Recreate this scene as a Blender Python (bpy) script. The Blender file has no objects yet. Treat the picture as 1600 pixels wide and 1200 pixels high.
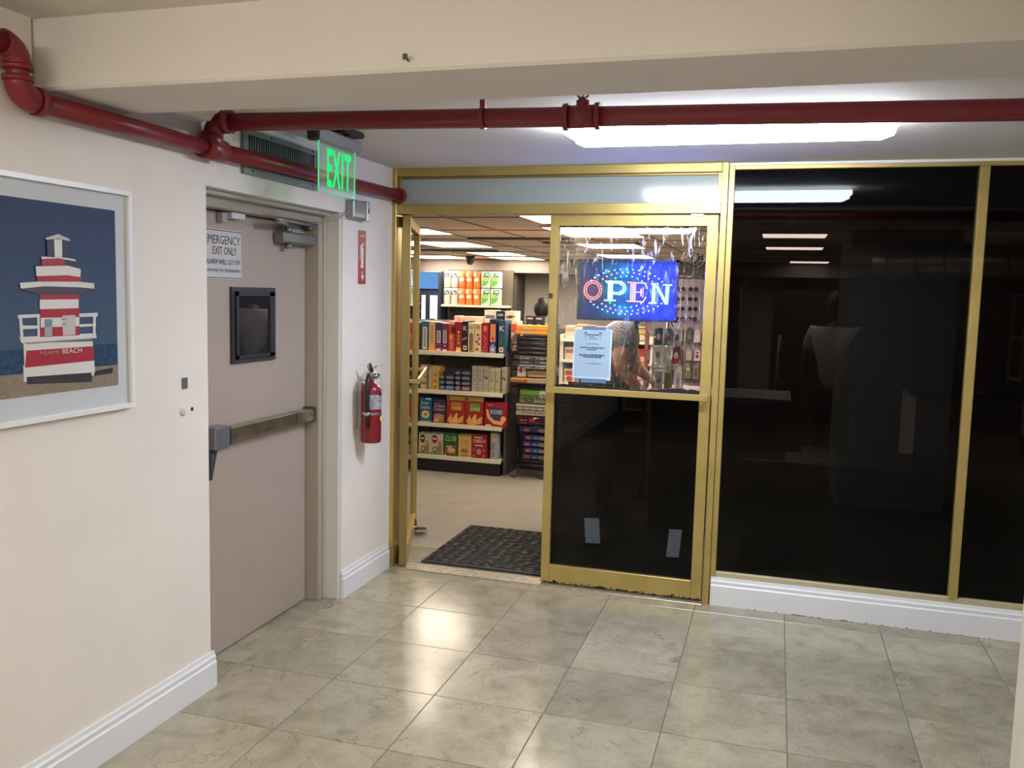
import bpy, bmesh, math, random
from mathutils import Vector, Matrix
S = bpy.context.scene; COL = S.collection
rnd = random.Random(7)

# ---------------- camera, world, exposure ----------------
cam = bpy.data.objects.new('camera', bpy.data.cameras.new('camera')); COL.objects.link(cam)
yaw, pitch, roll = -0.28955, 0.101, 0.02448
fw = Vector((math.sin(yaw)*math.cos(pitch), math.cos(yaw)*math.cos(pitch), -math.sin(pitch)))
rt = Vector((math.cos(yaw), -math.sin(yaw), 0)); up = rt.cross(fw)
r2 = rt*math.cos(roll)+up*math.sin(roll); u2 = up*math.cos(roll)-rt*math.sin(roll)
cam.matrix_world = Matrix(((r2.x, u2.x, -fw.x, 0), (r2.y, u2.y, -fw.y, 0), (r2.z, u2.z, -fw.z, 1.6), (0, 0, 0, 1)))
cam.data.sensor_width = 36; cam.data.lens = 1377.35*36/1600; cam.data.clip_start = .02
S.camera = cam
w = bpy.data.worlds.new('world'); S.world = w; w.use_nodes = True
w.node_tree.nodes['Background'].inputs[0].default_value = (0.01, 0.01, 0.01, 1)
S.view_settings.view_transform = 'Standard'; S.view_settings.look = 'None'; S.view_settings.gamma = 1
S.view_settings.use_curve_mapping = False
S.view_settings.exposure = 1.85
FIX_E, ROOM_E, TROFF_E = 17.0, 12.6, 6.6

# ---------------- materials ----------------
MC = {}
def mat(col, rough=.5, metal=0, spec=.5, noise=0, nscale=8, bump=0, bscale=80, emit=0):
    key = (tuple(round(c, 4) for c in col), rough, metal, spec, noise, nscale, bump, bscale, emit)
    if key in MC: return MC[key]
    m = bpy.data.materials.new('surface'); m.use_nodes = True; nt = m.node_tree; b = nt.nodes['Principled BSDF']
    b.inputs['Base Color'].default_value = (*col, 1); b.inputs['Roughness'].default_value = rough
    b.inputs['Metallic'].default_value = metal; b.inputs['Specular IOR Level'].default_value = spec
    if emit:
        b.inputs['Emission Color'].default_value = (*col, 1); b.inputs['Emission Strength'].default_value = emit
    if noise or bump:
        g = nt.nodes.new('ShaderNodeNewGeometry')
    if noise:
        n = nt.nodes.new('ShaderNodeTexNoise'); n.inputs['Scale'].default_value = nscale; n.inputs['Detail'].default_value = 4
        nt.links.new(g.outputs['Position'], n.inputs['Vector'])
        r = nt.nodes.new('ShaderNodeMapRange'); r.inputs[1].default_value = .3; r.inputs[2].default_value = .7
        r.inputs[3].default_value = 1-noise; r.inputs[4].default_value = 1+noise
        nt.links.new(n.outputs[0], r.inputs[0])
        v = nt.nodes.new('ShaderNodeVectorMath'); v.operation = 'SCALE'; v.inputs[0].default_value = col
        nt.links.new(r.outputs[0], v.inputs['Scale']); nt.links.new(v.outputs[0], b.inputs['Base Color'])
    if bump:
        n = nt.nodes.new('ShaderNodeTexNoise'); n.inputs['Scale'].default_value = bscale; n.inputs['Detail'].default_value = 3
        nt.links.new(g.outputs['Position'], n.inputs['Vector'])
        bp = nt.nodes.new('ShaderNodeBump'); bp.inputs['Strength'].default_value = bump; bp.inputs['Distance'].default_value = .004
        nt.links.new(n.outputs[0], bp.inputs['Height']); nt.links.new(bp.outputs[0], b.inputs['Normal'])
    MC[key] = m; return m
def emat(col, e):
    key = ('e', col, e)
    if key in MC: return MC[key]
    m = bpy.data.materials.new('light'); m.use_nodes = True; nt = m.node_tree; nt.nodes.clear()
    o = nt.nodes.new('ShaderNodeOutputMaterial'); s = nt.nodes.new('ShaderNodeEmission')
    s.inputs[0].default_value = (*col, 1); s.inputs[1].default_value = e; nt.links.new(s.outputs[0], o.inputs[0])
    MC[key] = m; return m
def glass(tint, rough=0.0, smear=0, smearcol=(.8, .8, .8), refl=1.5, frost=0):
    m = bpy.data.materials.new('pane_glass'); m.use_nodes = True; nt = m.node_tree; nt.nodes.clear()
    N = nt.nodes.new; L = nt.links.new
    o = N('ShaderNodeOutputMaterial'); t = N('ShaderNodeBsdfTransparent'); t.inputs[0].default_value = (*tint, 1)
    g = N('ShaderNodeBsdfGlossy'); g.inputs['Roughness'].default_value = rough
    f = N('ShaderNodeFresnel'); f.inputs[0].default_value = refl
    base = t
    if frost:
        d = N('ShaderNodeBsdfDiffuse'); d.inputs[0].default_value = (*smearcol, 1)
        x = N('ShaderNodeMixShader'); x.inputs[0].default_value = frost; L(t.outputs[0], x.inputs[1]); L(d.outputs[0], x.inputs[2]); base = x
    if smear:   # dried glue and scrape marks left on the glass
        d = N('ShaderNodeBsdfDiffuse'); d.inputs[0].default_value = (*smearcol, 1)
        tl = N('ShaderNodeBsdfTranslucent'); tl.inputs[0].default_value = (*smearcol, 1)
        a = N('ShaderNodeAddShader'); L(d.outputs[0], a.inputs[0]); L(tl.outputs[0], a.inputs[1])
        gg = N('ShaderNodeNewGeometry'); mp = N('ShaderNodeMapping'); mp.inputs['Scale'].default_value = (28, 1, 7)
        L(gg.outputs['Position'], mp.inputs[0])
        n = N('ShaderNodeTexNoise'); n.inputs['Scale'].default_value = 1.6; n.inputs['Detail'].default_value = 7; n.inputs['Distortion'].default_value = 1.2
        L(mp.outputs[0], n.inputs['Vector'])
        r = N('ShaderNodeMapRange'); r.inputs[1].default_value = .56; r.inputs[2].default_value = .74; r.inputs[3].default_value = 0; r.inputs[4].default_value = smear
        L(n.outputs[0], r.inputs[0])
        n2 = N('ShaderNodeTexNoise'); n2.inputs['Scale'].default_value = 3.1; L(gg.outputs['Position'], n2.inputs['Vector'])
        r3 = N('ShaderNodeMapRange'); r3.inputs[1].default_value = .36; r3.inputs[2].default_value = .52; L(n2.outputs[0], r3.inputs[0])
        mu = N('ShaderNodeMath'); mu.operation = 'MULTIPLY'; L(r.outputs[0], mu.inputs[0]); L(r3.outputs[0], mu.inputs[1])
        sz = N('ShaderNodeSeparateXYZ'); L(gg.outputs['Position'], sz.inputs[0])   # glue sits mostly along the top edge
        rz = N('ShaderNodeMapRange'); rz.inputs[1].default_value = 1.68; rz.inputs[2].default_value = 1.90; rz.inputs[3].default_value = .15; L(sz.outputs[2], rz.inputs[0])
        m2 = N('ShaderNodeMath'); m2.operation = 'MULTIPLY'; L(mu.outputs[0], m2.inputs[0]); L(rz.outputs[0], m2.inputs[1]); mu = m2
        x = N('ShaderNodeMixShader'); L(mu.outputs[0], x.inputs[0]); L(base.outputs[0], x.inputs[1]); L(a.outputs[0], x.inputs[2]); base = x
    bf = N('ShaderNodeNewGeometry'); iv = N('ShaderNodeMath'); iv.operation = 'SUBTRACT'; iv.inputs[0].default_value = 1; L(bf.outputs['Backfacing'], iv.inputs[1])
    fm = N('ShaderNodeMath'); fm.operation = 'MULTIPLY'; L(f.outputs[0], fm.inputs[0]); L(iv.outputs[0], fm.inputs[1])   # reflect off the outer faces only
    x = N('ShaderNodeMixShader'); L(fm.outputs[0], x.inputs[0]); L(base.outputs[0], x.inputs[1]); L(g.outputs[0], x.inputs[2])
    L(x.outputs[0], o.inputs[0]); return m
def marble():
    m = bpy.data.materials.new('polished_marble'); m.use_nodes = True; nt = m.node_tree; b = nt.nodes['Principled BSDF']
    N = nt.nodes.new; L = nt.links.new
    g = N('ShaderNodeNewGeometry'); oi = N('ShaderNodeObjectInfo')
    sc = N('ShaderNodeVectorMath'); sc.operation = 'SCALE'; sc.inputs[0].default_value = (37, 91, 13); L(oi.outputs['Random'], sc.inputs['Scale'])
    ad = N('ShaderNodeVectorMath'); ad.operation = 'ADD'; L(g.outputs['Position'], ad.inputs[0]); L(sc.outputs[0], ad.inputs[1])
    n1 = N('ShaderNodeTexNoise'); n1.inputs['Scale'].default_value = 7; n1.inputs['Detail'].default_value = 6; n1.inputs['Distortion'].default_value = .6; L(ad.outputs[0], n1.inputs['Vector'])
    cr = N('ShaderNodeValToRGB'); e = cr.color_ramp.elements
    e[0].position = .3; e[0].color = (.38, .33, .225, 1); e[1].position = .7; e[1].color = (.535, .475, .345, 1)
    k = e.new(.5); k.color = (.48, .425, .30, 1)
    L(n1.outputs[0], cr.inputs[0])
    def veins(scale, width, dist):
        n = N('ShaderNodeTexNoise'); n.inputs['Scale'].default_value = scale; n.inputs['Detail'].default_value = 5; n.inputs['Distortion'].default_value = dist; n.inputs['Roughness'].default_value = .6
        L(ad.outputs[0], n.inputs['Vector'])
        s = N('ShaderNodeMath'); s.operation = 'SUBTRACT'; s.inputs[1].default_value = .5; L(n.outputs[0], s.inputs[0])
        a = N('ShaderNodeMath'); a.operation = 'ABSOLUTE'; L(s.outputs[0], a.inputs[0])
        r = N('ShaderNodeMapRange'); r.inputs[1].default_value = 0; r.inputs[2].default_value = width; r.inputs[3].default_value = 1; r.inputs[4].default_value = 0; L(a.outputs[0], r.inputs[0])
        return r
    v1 = veins(3.0, .012, 1.6); v2 = veins(11, .02, .8)
    mk = N('ShaderNodeTexNoise'); mk.inputs['Scale'].default_value = 5; L(ad.outputs[0], mk.inputs['Vector'])
    mr = N('ShaderNodeMapRange'); mr.inputs[1].default_value = .5; mr.inputs[2].default_value = .65; mr.inputs[4].default_value = .85; L(mk.outputs[0], mr.inputs[0])
    q = N('ShaderNodeMath'); q.operation = 'MULTIPLY'; L(v1.outputs[0], q.inputs[0]); L(mr.outputs[0], q.inputs[1])
    mixd = N('ShaderNodeMixRGB'); mixd.inputs[2].default_value = (.22, .17, .11, 1); L(q.outputs[0], mixd.inputs[0]); L(cr.outputs[0], mixd.inputs[1])
    q2 = N('ShaderNodeMath'); q2.operation = 'MULTIPLY'; q2.inputs[1].default_value = .5; L(v2.outputs[0], q2.inputs[0])
    mixw = N('ShaderNodeMixRGB'); mixw.inputs[2].default_value = (.30, .26, .19, 1); L(q2.outputs[0], mixw.inputs[0]); L(mixd.outputs[0], mixw.inputs[1])
    r = N('ShaderNodeMapRange'); r.inputs[3].default_value = .56; r.inputs[4].default_value = .72; L(oi.outputs['Random'], r.inputs[0])
    v = N('ShaderNodeVectorMath'); v.operation = 'SCALE'; L(mixw.outputs[0], v.inputs[0]); L(r.outputs[0], v.inputs['Scale']); L(v.outputs[0], b.inputs['Base Color'])
    rr = N('ShaderNodeMapRange'); rr.inputs[3].default_value = .10; rr.inputs[4].default_value = .26; L(n1.outputs[0], rr.inputs[0]); L(rr.outputs[0], b.inputs['Roughness'])
    return m
WALL = mat((.76, .70, .625), .75, noise=.03, nscale=3, bump=.12, bscale=60)
CEIL = mat((.70, .655, .59), .85, noise=.03, nscale=2, bump=.2, bscale=50)
WHITE = mat((.72, .72, .73), .35)
GOLD = mat((.50, .375, .125), .36, metal=.65, noise=.08, nscale=6)
GOLDD = mat((.30, .22, .08), .4, metal=.7)
TAUPE = mat((.40, .325, .265), .5, noise=.04, nscale=2)
TAUPEF = mat((.36, .31, .25), .45)
RED = mat((.20, .016, .022), .35, noise=.06)
BLACK = mat((.012, .012, .013), .4)
DGREY = mat((.05, .05, .052), .5)
STEEL = mat((.45, .45, .46), .3, metal=.9)
GREYP = mat((.22, .235, .22), .5)
BRASS = mat((.42, .37, .25), .3, metal=.9, noise=.25, nscale=9)
GROUT = mat((.13, .11, .085), .8)
MARB = marble()
RUBBER = mat((.02, .019, .017), .75)
CREAM = mat((.75, .68, .52), .45)
DARKG = glass((.105, .105, .12), refl=1.36); DARKW = glass((.185, .18, .19), refl=1.36); CLEARG = glass((.96, .96, .97), smear=.8)
CLEANG = glass((.96, .97, .96)); FROST = glass((.5, .6, .6), rough=.12, frost=.88, smearcol=(.40, .44, .42))

# ---------------- mesh helpers ----------------
def box(bm, x0, x1, y0, y1, z0, z1, bev=0, mi=0, rot=None):
    r = bmesh.ops.create_cube(bm, size=1)
    M = Matrix.Translation(((x0+x1)/2, (y0+y1)/2, (z0+z1)/2)) @ (rot or Matrix.Identity(4)) @ Matrix.Diagonal((abs(x1-x0), abs(y1-y0), abs(z1-z0), 1))
    bmesh.ops.transform(bm, matrix=M, verts=r['verts'])
    fs = {f for v in r['verts'] for f in v.link_faces}
    for f in fs: f.material_index = mi
    if bev:
        es = {e for f in fs for e in f.edges}
        bmesh.ops.bevel(bm, geom=list(es), offset=bev, segments=1, affect='EDGES', profile=.5)
    return bm
def B(*a, **k): return box(bmesh.new(), *a, **k)
def cyl(bm, p, q, r, r2=None, seg=16, caps=True, mi=0):
    p, q = Vector(p), Vector(q); d = q-p
    M = Matrix.Translation((p+q)/2) @ d.to_track_quat('Z', 'Y').to_matrix().to_4x4()
    o = bmesh.ops.create_cone(bm, cap_ends=caps, segments=seg, radius1=r, radius2=r if r2 is None else r2, depth=d.length, matrix=M)
    for f in {f for v in o['verts'] for f in v.link_faces}: f.material_index = mi; f.smooth = len(f.verts) == 4 and seg > 8
    return bm
def tube(bm, pts, r, seg=8, mi=0):
    pts = [Vector(p) for p in pts]; rings = []; n0 = None
    for i, p in enumerate(pts):
        t = (pts[min(i+1, len(pts)-1)]-pts[max(i-1, 0)]).normalized()
        if n0 is None: n0 = t.orthogonal().normalized()
        n0 = (n0-t*n0.dot(t)).normalized(); b = t.cross(n0); rr = r[i] if isinstance(r, (list, tuple)) else r
        rings.append([bm.verts.new(p+(n0*math.cos(a)+b*math.sin(a))*rr) for a in [2*math.pi*k/seg for k in range(seg)]])
    for a, c in zip(rings, rings[1:]):
        for k in range(seg):
            f = bm.faces.new((a[k], a[(k+1) % seg], c[(k+1) % seg], c[k])); f.smooth = True; f.material_index = mi
    for e in (rings[0][::-1], rings[-1]): bm.faces.new(e).material_index = mi
    return bm
def lathe(bm, c, prof, seg=20, axis='Z', mi=0):
    c = Vector(c); rings = []
    for r, h in prof:
        ring = []
        for k in range(seg):
            a = 2*math.pi*k/seg
            ring.append(bm.verts.new(c+(Vector((r*math.cos(a), r*math.sin(a), h)) if axis == 'Z' else Vector((r*math.cos(a), -h, r*math.sin(a))) if axis == 'Y' else Vector((h, r*math.cos(a), r*math.sin(a))))))
        rings.append(ring)
    for a, b in zip(rings, rings[1:]):
        for k in range(seg):
            f = bm.faces.new((a[k], a[(k+1) % seg], b[(k+1) % seg], b[k])); f.smooth = True; f.material_index = mi
    bm.faces.new(rings[0][::-1]).material_index = mi; bm.faces.new(rings[-1]).material_index = mi
    return bm
def prism(bm, pts, axis, a, b, mi=0):
    def P(p, t): return Vector((t, p[0], p[1])) if axis == 'X' else Vector((p[0], t, p[1])) if axis == 'Y' else Vector((p[0], p[1], t))
    A = [bm.verts.new(P(p, a)) for p in pts]; C = [bm.verts.new(P(p, b)) for p in pts]; n = len(pts)
    fs = [bm.faces.new(A), bm.faces.new(C[::-1])]+[bm.faces.new((A[i], C[i], C[(i+1) % n], A[(i+1) % n])) for i in range(n)]
    for f in fs: f.material_index = mi
    return bm
def arc(c, u, v, r, a0, a1, n=6):
    c, u, v = Vector(c), Vector(u), Vector(v)
    return [c+u*(r*math.cos(math.radians(a0+(a1-a0)*i/n)))+v*(r*math.sin(math.radians(a0+(a1-a0)*i/n))) for i in range(n+1)]
def loc_of(p):
    l = Vector((0, 0, 0))
    while p: l += p.location; p = p.parent
    return l
def obj(name, bm, m, parent=None, label=None, stuff=False, local=False):
    bmesh.ops.recalc_face_normals(bm, faces=bm.faces[:])
    if parent and not local: bmesh.ops.translate(bm, vec=-loc_of(parent), verts=bm.verts[:])
    me = bpy.data.meshes.new(name); bm.to_mesh(me); bm.free()
    for x in (m if isinstance(m, list) else [m]): me.materials.append(x)
    o = bpy.data.objects.new(name, me); COL.objects.link(o)
    if parent: o.parent = parent
    if label: o['label'] = label
    if stuff: o['kind'] = 'stuff'
    return o
def thing(name, label, cat, loc=(0, 0, 0), group=None):
    o = bpy.data.objects.new(name, None); COL.objects.link(o); o.location = loc; o.empty_display_size = .05
    return tag(o, label, cat, group)
def tag(o, label, cat, group=None):
    o['label'] = label; o['category'] = cat
    if group: o['group'] = group
    return o
def struct(name, bm=None, m=None, loc=(0, 0, 0)):
    if bm is None:
        o = bpy.data.objects.new(name, None); COL.objects.link(o); o.location = loc
    else: o = obj(name, bm, m)
    o['kind'] = 'structure'; return o
TC = {}
def glyphs(s, bold=0):
    if (s, bold) in TC: return TC[(s, bold)]
    c = bpy.data.curves.new('t', 'FONT'); c.body = s; c.resolution_u = 2; c.offset = bold if bold > .015 and len(s) == 4 and s[0] == 'E' else min(bold, .006)
    if s == 'EXIT': c.space_character = 1.18
    o = bpy.data.objects.new('t', c); COL.objects.link(o)
    me = bpy.data.meshes.new_from_object(o.evaluated_get(bpy.context.evaluated_depsgraph_get()))
    vs = [(v.co.x, v.co.y) for v in me.vertices]; fs = [list(p.vertices) for p in me.polygons]
    bpy.data.objects.remove(o); bpy.data.curves.remove(c); bpy.data.meshes.remove(me)
    x0 = min(v[0] for v in vs); x1 = max(v[0] for v in vs); y0 = min(v[1] for v in vs); y1 = max(v[1] for v in vs)
    TC[(s, bold)] = ([((x-x0)/(x1-x0), (y-y0)/(y1-y0)) for x, y in vs], fs); return TC[(s, bold)]
def design(name, parent, O, U, V, el, W=1, H=1, step=.0004, rough=.5, label=None, tilt=0):
    """flat print: rectangles, ellipses, polygons and lettering on the plane O + u*U + v*V"""
    O, U, V = Vector(O), Vector(U), Vector(V); Nn = U.cross(V).normalized(); bm = bmesh.new(); ms = []; mi = {}
    for k, e in enumerate(el):
        c = e[-1]; key = c if isinstance(c, tuple) else id(c)
        if key not in mi: mi[key] = len(ms); ms.append(mat(c, rough) if isinstance(c, tuple) else c)
        off = Nn*(step*(k+1))
        P = lambda u, v: bm.verts.new(O+U*(u*W)+V*(v*H)+off)
        fs = []
        if e[0] == 'r': u0, v0, u1, v1 = e[1:5]; fs = [bm.faces.new([P(u0, v0), P(u1, v0), P(u1, v1), P(u0, v1)])]
        elif e[0] == 'e': cu, cv, ru, rv = e[1:5]; fs = [bm.faces.new([P(cu+ru*math.cos(a*math.pi/8), cv+rv*math.sin(a*math.pi/8)) for a in range(16)])]
        elif e[0] == 'p': fs = [bm.faces.new([P(*q) for q in e[1]])]
        elif e[0] == 't':
            s, u0, v0, u1, v1 = e[1:6]; vs, ff = glyphs(s, e[6] if len(e) > 7 else 0)
            vv = [P(u0+(u1-u0)*x, v0+(v1-v0)*y) for x, y in vs]
            for q in ff:
                try: fs.append(bm.faces.new([vv[i] for i in q]))
                except ValueError: pass
        for f in fs: f.material_index = mi[key]
    if parent: bmesh.ops.translate(bm, vec=-loc_of(parent), verts=bm.verts[:])
    me = bpy.data.meshes.new(name); bm.to_mesh(me); bm.free()
    for x in ms: me.materials.append(x)
    o = bpy.data.objects.new(name, me); COL.objects.link(o); o.parent = parent
    if label: o['label'] = label
    return o
XU, YU, ZU = (1, 0, 0), (0, 1, 0), (0, 0, 1)

# ================= SETTING =================
X0, Y0 = -2.107, 4.66
# floor: grout bed with one object per marble tile
fl = struct('floor', B(-2.6, 3, -3, 4.7, -.06, -.0025), GROUT)
T = .449; tile_me = None
bm = B(-T/2+.0017, T/2-.0017, -T/2+.0017, T/2-.0017, -.012, 0, bev=.0012)
tile0 = obj('marble_tile', bm, MARB, fl); tx0, ty0 = -.334+T/2, 3.158+T/2
first = True
for i in range(-5, 8):
    for j in range(-8, 4):
        cx, cy = tx0+T*i, ty0+T*j
        if cx+T/2 > 3.0: continue
        o = tile0 if first else tile0.copy()
        if not first: COL.objects.link(o)
        first = False; o.location = (cx, cy, rnd.uniform(-.0003, .0003))
# partial row against the storefront and the strip under the fire door
bm = B(-T/2+.0017, T/2-.0017, 0, .11, -.012, 0, bev=.0012); y_ = ty0+T*3+T/2+.001
first = None
for i in range(-5, 7):
    if first is None: first = obj('marble_tile', bm, MARB, fl); o = first
    else: o = first.copy(); COL.objects.link(o)
    o.location = (tx0+T*i, y_, 0)
# left wall with the recess of the fire door and a gap under the beam
bm = prism(bmesh.new(), [(-3, 0), (2.93, 0), (2.93, 1.985), (4.035, 1.985), (4.035, 0), (4.72, 0), (4.72, 2.45), (2.49, 2.45), (2.49, 2.146), (2.12, 2.146), (2.12, 2.45), (-3, 2.45)], 'X', X0, X0-.163)
wl = struct('wall_left', bm, WALL)
struct('wall_left.001', prism(bmesh.new(), [(-3, 0), (2.93, 0), (2.93, 2.2), (4.1, 2.2), (4.1, 0), (4.72, 0), (4.72, 2.5), (-3, 2.5)], 'X', X0-.17, X0-.3), WALL)
struct('wall_back', B(X0-.3, 3.1, -3.15, -3, 0, 2.5), mat((.14, .11, .09), .7))  # unseen wall, coloured dark to keep the window reflections dim
struct('wall_right', B(3, 3.15, -3.15, 4.72, 0, 2.5), WALL)
struct('trim_1', B(.517, 1.3, .9, 2.0, 0, 2.36, bev=.004), mat((.62, .58, .50), .6, noise=.02))   # white pillar at the right
struct('ceiling', B(X0-.3, 3.15, -3.15, 2.13, 2.36, 2.5), CEIL)
struct('ceiling.001', B(X0-.3, 3.15, 2.48, 4.74, 2.287, 2.5), CEIL)
bmb = prism(bmesh.new(), [(2.13, 2.5), (2.13, 2.166), (2.138, 2.158), (2.472, 2.158), (2.48, 2.166), (2.48, 2.5)], 'X', X0-.3, 3.15)
tb = struct('trim_2', bmb, CEIL); cyl(bm := bmesh.new(), (-.93, 2.13, 2.183), (-.93, 2.112, 2.190), .0025, seg=6); box(bm, -.936, -.925, 2.108, 2.113, 2.182, 2.196); obj('nail', bm, DGREY, tb)   # concrete beam
# small haunch between wall and ceiling behind the beam
struct('trim_3', prism(bmesh.new(), [(2.48, 2.287), (2.48, 2.20), (2.82, 2.20), (2.90, 2.287)], 'X', X0, X0+.10), CEIL)

def baseboard(name, p, q, n, h=.146, d=.018):
    """skirting from p to q, n = outward normal; stepped ogee top"""
    p, q, n = Vector(p), Vector(q), Vector(n); prof = [(0, 0), (d, 0), (d, h-.045), (d-.005, h-.038), (d-.004, h-.022), (d-.009, h-.014), (d-.011, h), (0, h)]
    bm = bmesh.new(); A = [bm.verts.new(p+n*a+Vector((0, 0, b))) for a, b in prof]; C = [bm.verts.new(q+n*a+Vector((0, 0, b))) for a, b in prof]; k = len(prof)
    bm.faces.new(A); bm.faces.new(C[::-1])
    for i in range(k): bm.faces.new((A[i], C[i], C[(i+1) % k], A[(i+1) % k]))
    return bm
struct('baseboard_left', baseboard('b', (X0, -3, 0), (X0, 2.945, 0), (1, 0, 0)), WHITE)
bb = struct('baseboard_left.001', baseboard('b', (X0, 4.03, 0), (X0, 4.60, 0), (1, 0, 0)), WHITE)
# end return of that skirting in the door recess (old paint)
struct('baseboard_left.002', baseboard('b', (X0-.055, 4.035, 0), (X0+.004, 4.035, 0), (0, -1, 0), d=.012), mat((.50, .53, .48), .5, noise=.15, nscale=30))
cb = struct('baseboard_front', baseboard('b', (-.262, 4.645, 0), (3, 4.645, 0), (0, -1, 0), h=.15, d=.022), WHITE)
struct('baseboard_front.001', B(-.262, 3, 4.645, 4.72, 0, .148), WHITE)
# dirt line under the right skirting: chipped edge
bm = bmesh.new()
for k in range(60):
    x = rnd.choice([rnd.uniform(.15, .42), rnd.uniform(.15, .42), rnd.uniform(.55, .95), rnd.uniform(-.1, 1.1)]); s = rnd.uniform(.001, .004)
    box(bm, x-s*1.4, x+s*1.4, 4.6215, 4.6229, .0, s*rnd.uniform(.7, 1.8))
obj('scuff_mark', bm, mat((.20, .17, .12), .9), cb, stuff=True)

# ---- storefront: tall dark window ----
GX = 2.98
w1 = struct('window_1', loc=(-.24, Y0, .148))
def G(name, p, *a, bev=.002, m=None, **k): return obj(name, B(*a, bev=bev), m or GOLD, p, **k)
G('jamb', w1, -.268, -.240, 4.635, 4.71, .0, 2.272)
G('sill_rail', w1, -.240, GX, 4.640, 4.70, .150, .176, m=mat((.50, .43, .27), .5, metal=.2))
G('top_rail', w1, -.240, GX, 4.640, 4.70, 2.252, 2.272)
for xm in (.872, 1.99): G('mullion', w1, xm, xm+.042, 4.632, 4.70, .176, 2.252)
for a, b in ((-.240, .872), (.914, 1.99), (2.032, GX)):
    obj('pane', B(a, b, 4.666, 4.672, .176, 2.252), DARKW, w1)
struct('trim_4', B(-.27, GX, 4.655, 4.72, 2.272, 2.29), WHITE)
# ---- post + transom ----
w2 = struct('window_2', loc=(-1.2, Y0, 2.03))
G('post', w2, -.302, -.270, 4.625, 4.71, .0, 2.287)
G('jamb', w2, X0, -2.082, 4.625, 4.71, .0, 2.287)
G('top_rail', w2, -2.082, -.302, 4.628, 4.71, 2.242, 2.287)
G('header', w2, -2.082, -.302, 4.628, 4.71, 2.035, 2.088)
fr = G('glazing_bead', w2, -2.082, -2.062, 4.65, 4.69, 2.088, 2.242, m=GOLDD)
G('glazing_bead', w2, -.322, -.302, 4.65, 4.69, 2.088, 2.242); G('glazing_bead', w2, -2.062, -.322, 4.65, 4.69, 2.229, 2.242, m=GOLDD)
obj('pane', B(-2.062, -.322, 4.662, 4.668, 2.088, 2.229), FROST, w2)
struct('trim_5', B(-2.082, -.302, 4.60, 4.72, -.002, .005, bev=.002), mat((.38, .34, .27), .35, metal=.6, noise=.3, nscale=30))
# ---- closed right leaf ----
d1 = struct('door_1', loc=(-.31, Y0, .01))
yl, yr = 4.642, 4.686
G('stile', d1, -1.190, -1.142, yl, yr, .012, 2.028, m=GOLD); G('stile', d1, -.366, -.310, yl, yr, .012, 2.028)
G('top_rail', d1, -1.142, -.366, yl, yr, 1.972, 2.028); G('bottom_rail', d1, -1.142, -.366, yl, yr, .012, .112)
G('mid_rail', d1, -1.142, -.366, yl+.01, yr, 1.08, 1.100, m=BLACK)
obj('dark_pane', B(-1.142, -.366, 4.664, 4.669, .112, 1.08), DARKG, d1, label='dark tinted lower pane')
obj('clear_pane', B(-1.142, -.366, 4.664, 4.669, 1.100, 1.972), CLEARG, d1, label='clear upper pane with glue smears')
def rag(n, x0, x1, z0, zf):
    pts = [(x0, z0)]+[(x0+(x1-x0)*i/n, zf(i/n)) for i in range(n+1)]+[(x1, z0)]
    return pts
r_ = random.Random(3)
obj('film_remnant', prism(bmesh.new(), rag(60, -1.142, -.366, 1.10, lambda t: 1.118+.009*math.sin(t*9)+r_.uniform(-.004, .005)), 'Y', 4.6625, 4.6638), BLACK, d1, label='torn strip of black film')
obj('film_remnant', prism(bmesh.new(), rag(50, -1.142, -.366, 1.972, lambda t: 1.9695-(.005 if r_.random() > .8 else 0)), 'Y', 4.6625, 4.6638), BLACK, d1)
bm = bmesh.new(); box(bm, -1.178, -.318, 4.585, 4.598, 1.079, 1.112, bev=.002)
box(bm, -1.176, -1.156, 4.598, 4.642, 1.085, 1.105); box(bm, -.342, -.322, 4.598, 4.642, 1.085, 1.105)
pb = obj('push_bar', bm, GOLD, d1); cyl(bm := bmesh.new(), (-.332, 4.5855, 1.095), (-.332, 4.5825, 1.095), .005, seg=10); obj('screw', bm, STEEL, pb)
obj('latch_plate', B(-1.188, -1.166, 4.636, 4.642, 1.585, 1.612), DGREY, d1)
obj('pivot', B(-.45, -.385, 4.636, 4.66, 2.018, 2.034, bev=.002), STEEL, d1)
patch = mat((.10, .12, .14), .9)
for (a, b, c, d, s) in ((-.945, -.875, .252, .395, -.012), (-.505, -.425, .222, .378, .012)):
    obj('tape_residue', prism(bmesh.new(), [(a, c), (b-s, c+.004), (b, d), (a+s, d-.004)], 'Y', 4.6630, 4.6636), glass((.55, .57, .6), frost=.10, smearcol=(.5, .58, .66)), d1)
bm = bmesh.new(); r_ = random.Random(8)
for k in range(90):
    x = r_.uniform(-1.19, -.32); a = r_.uniform(.002, .010); h = r_.uniform(.002, .010 if k % 3 else .018)
    box(bm, x-a, x+a, 4.6412, 4.6422, .0125, .0125+h)
obj('grime_mark', bm, mat((.11, .09, .035), .8), d1, stuff=True)
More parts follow.
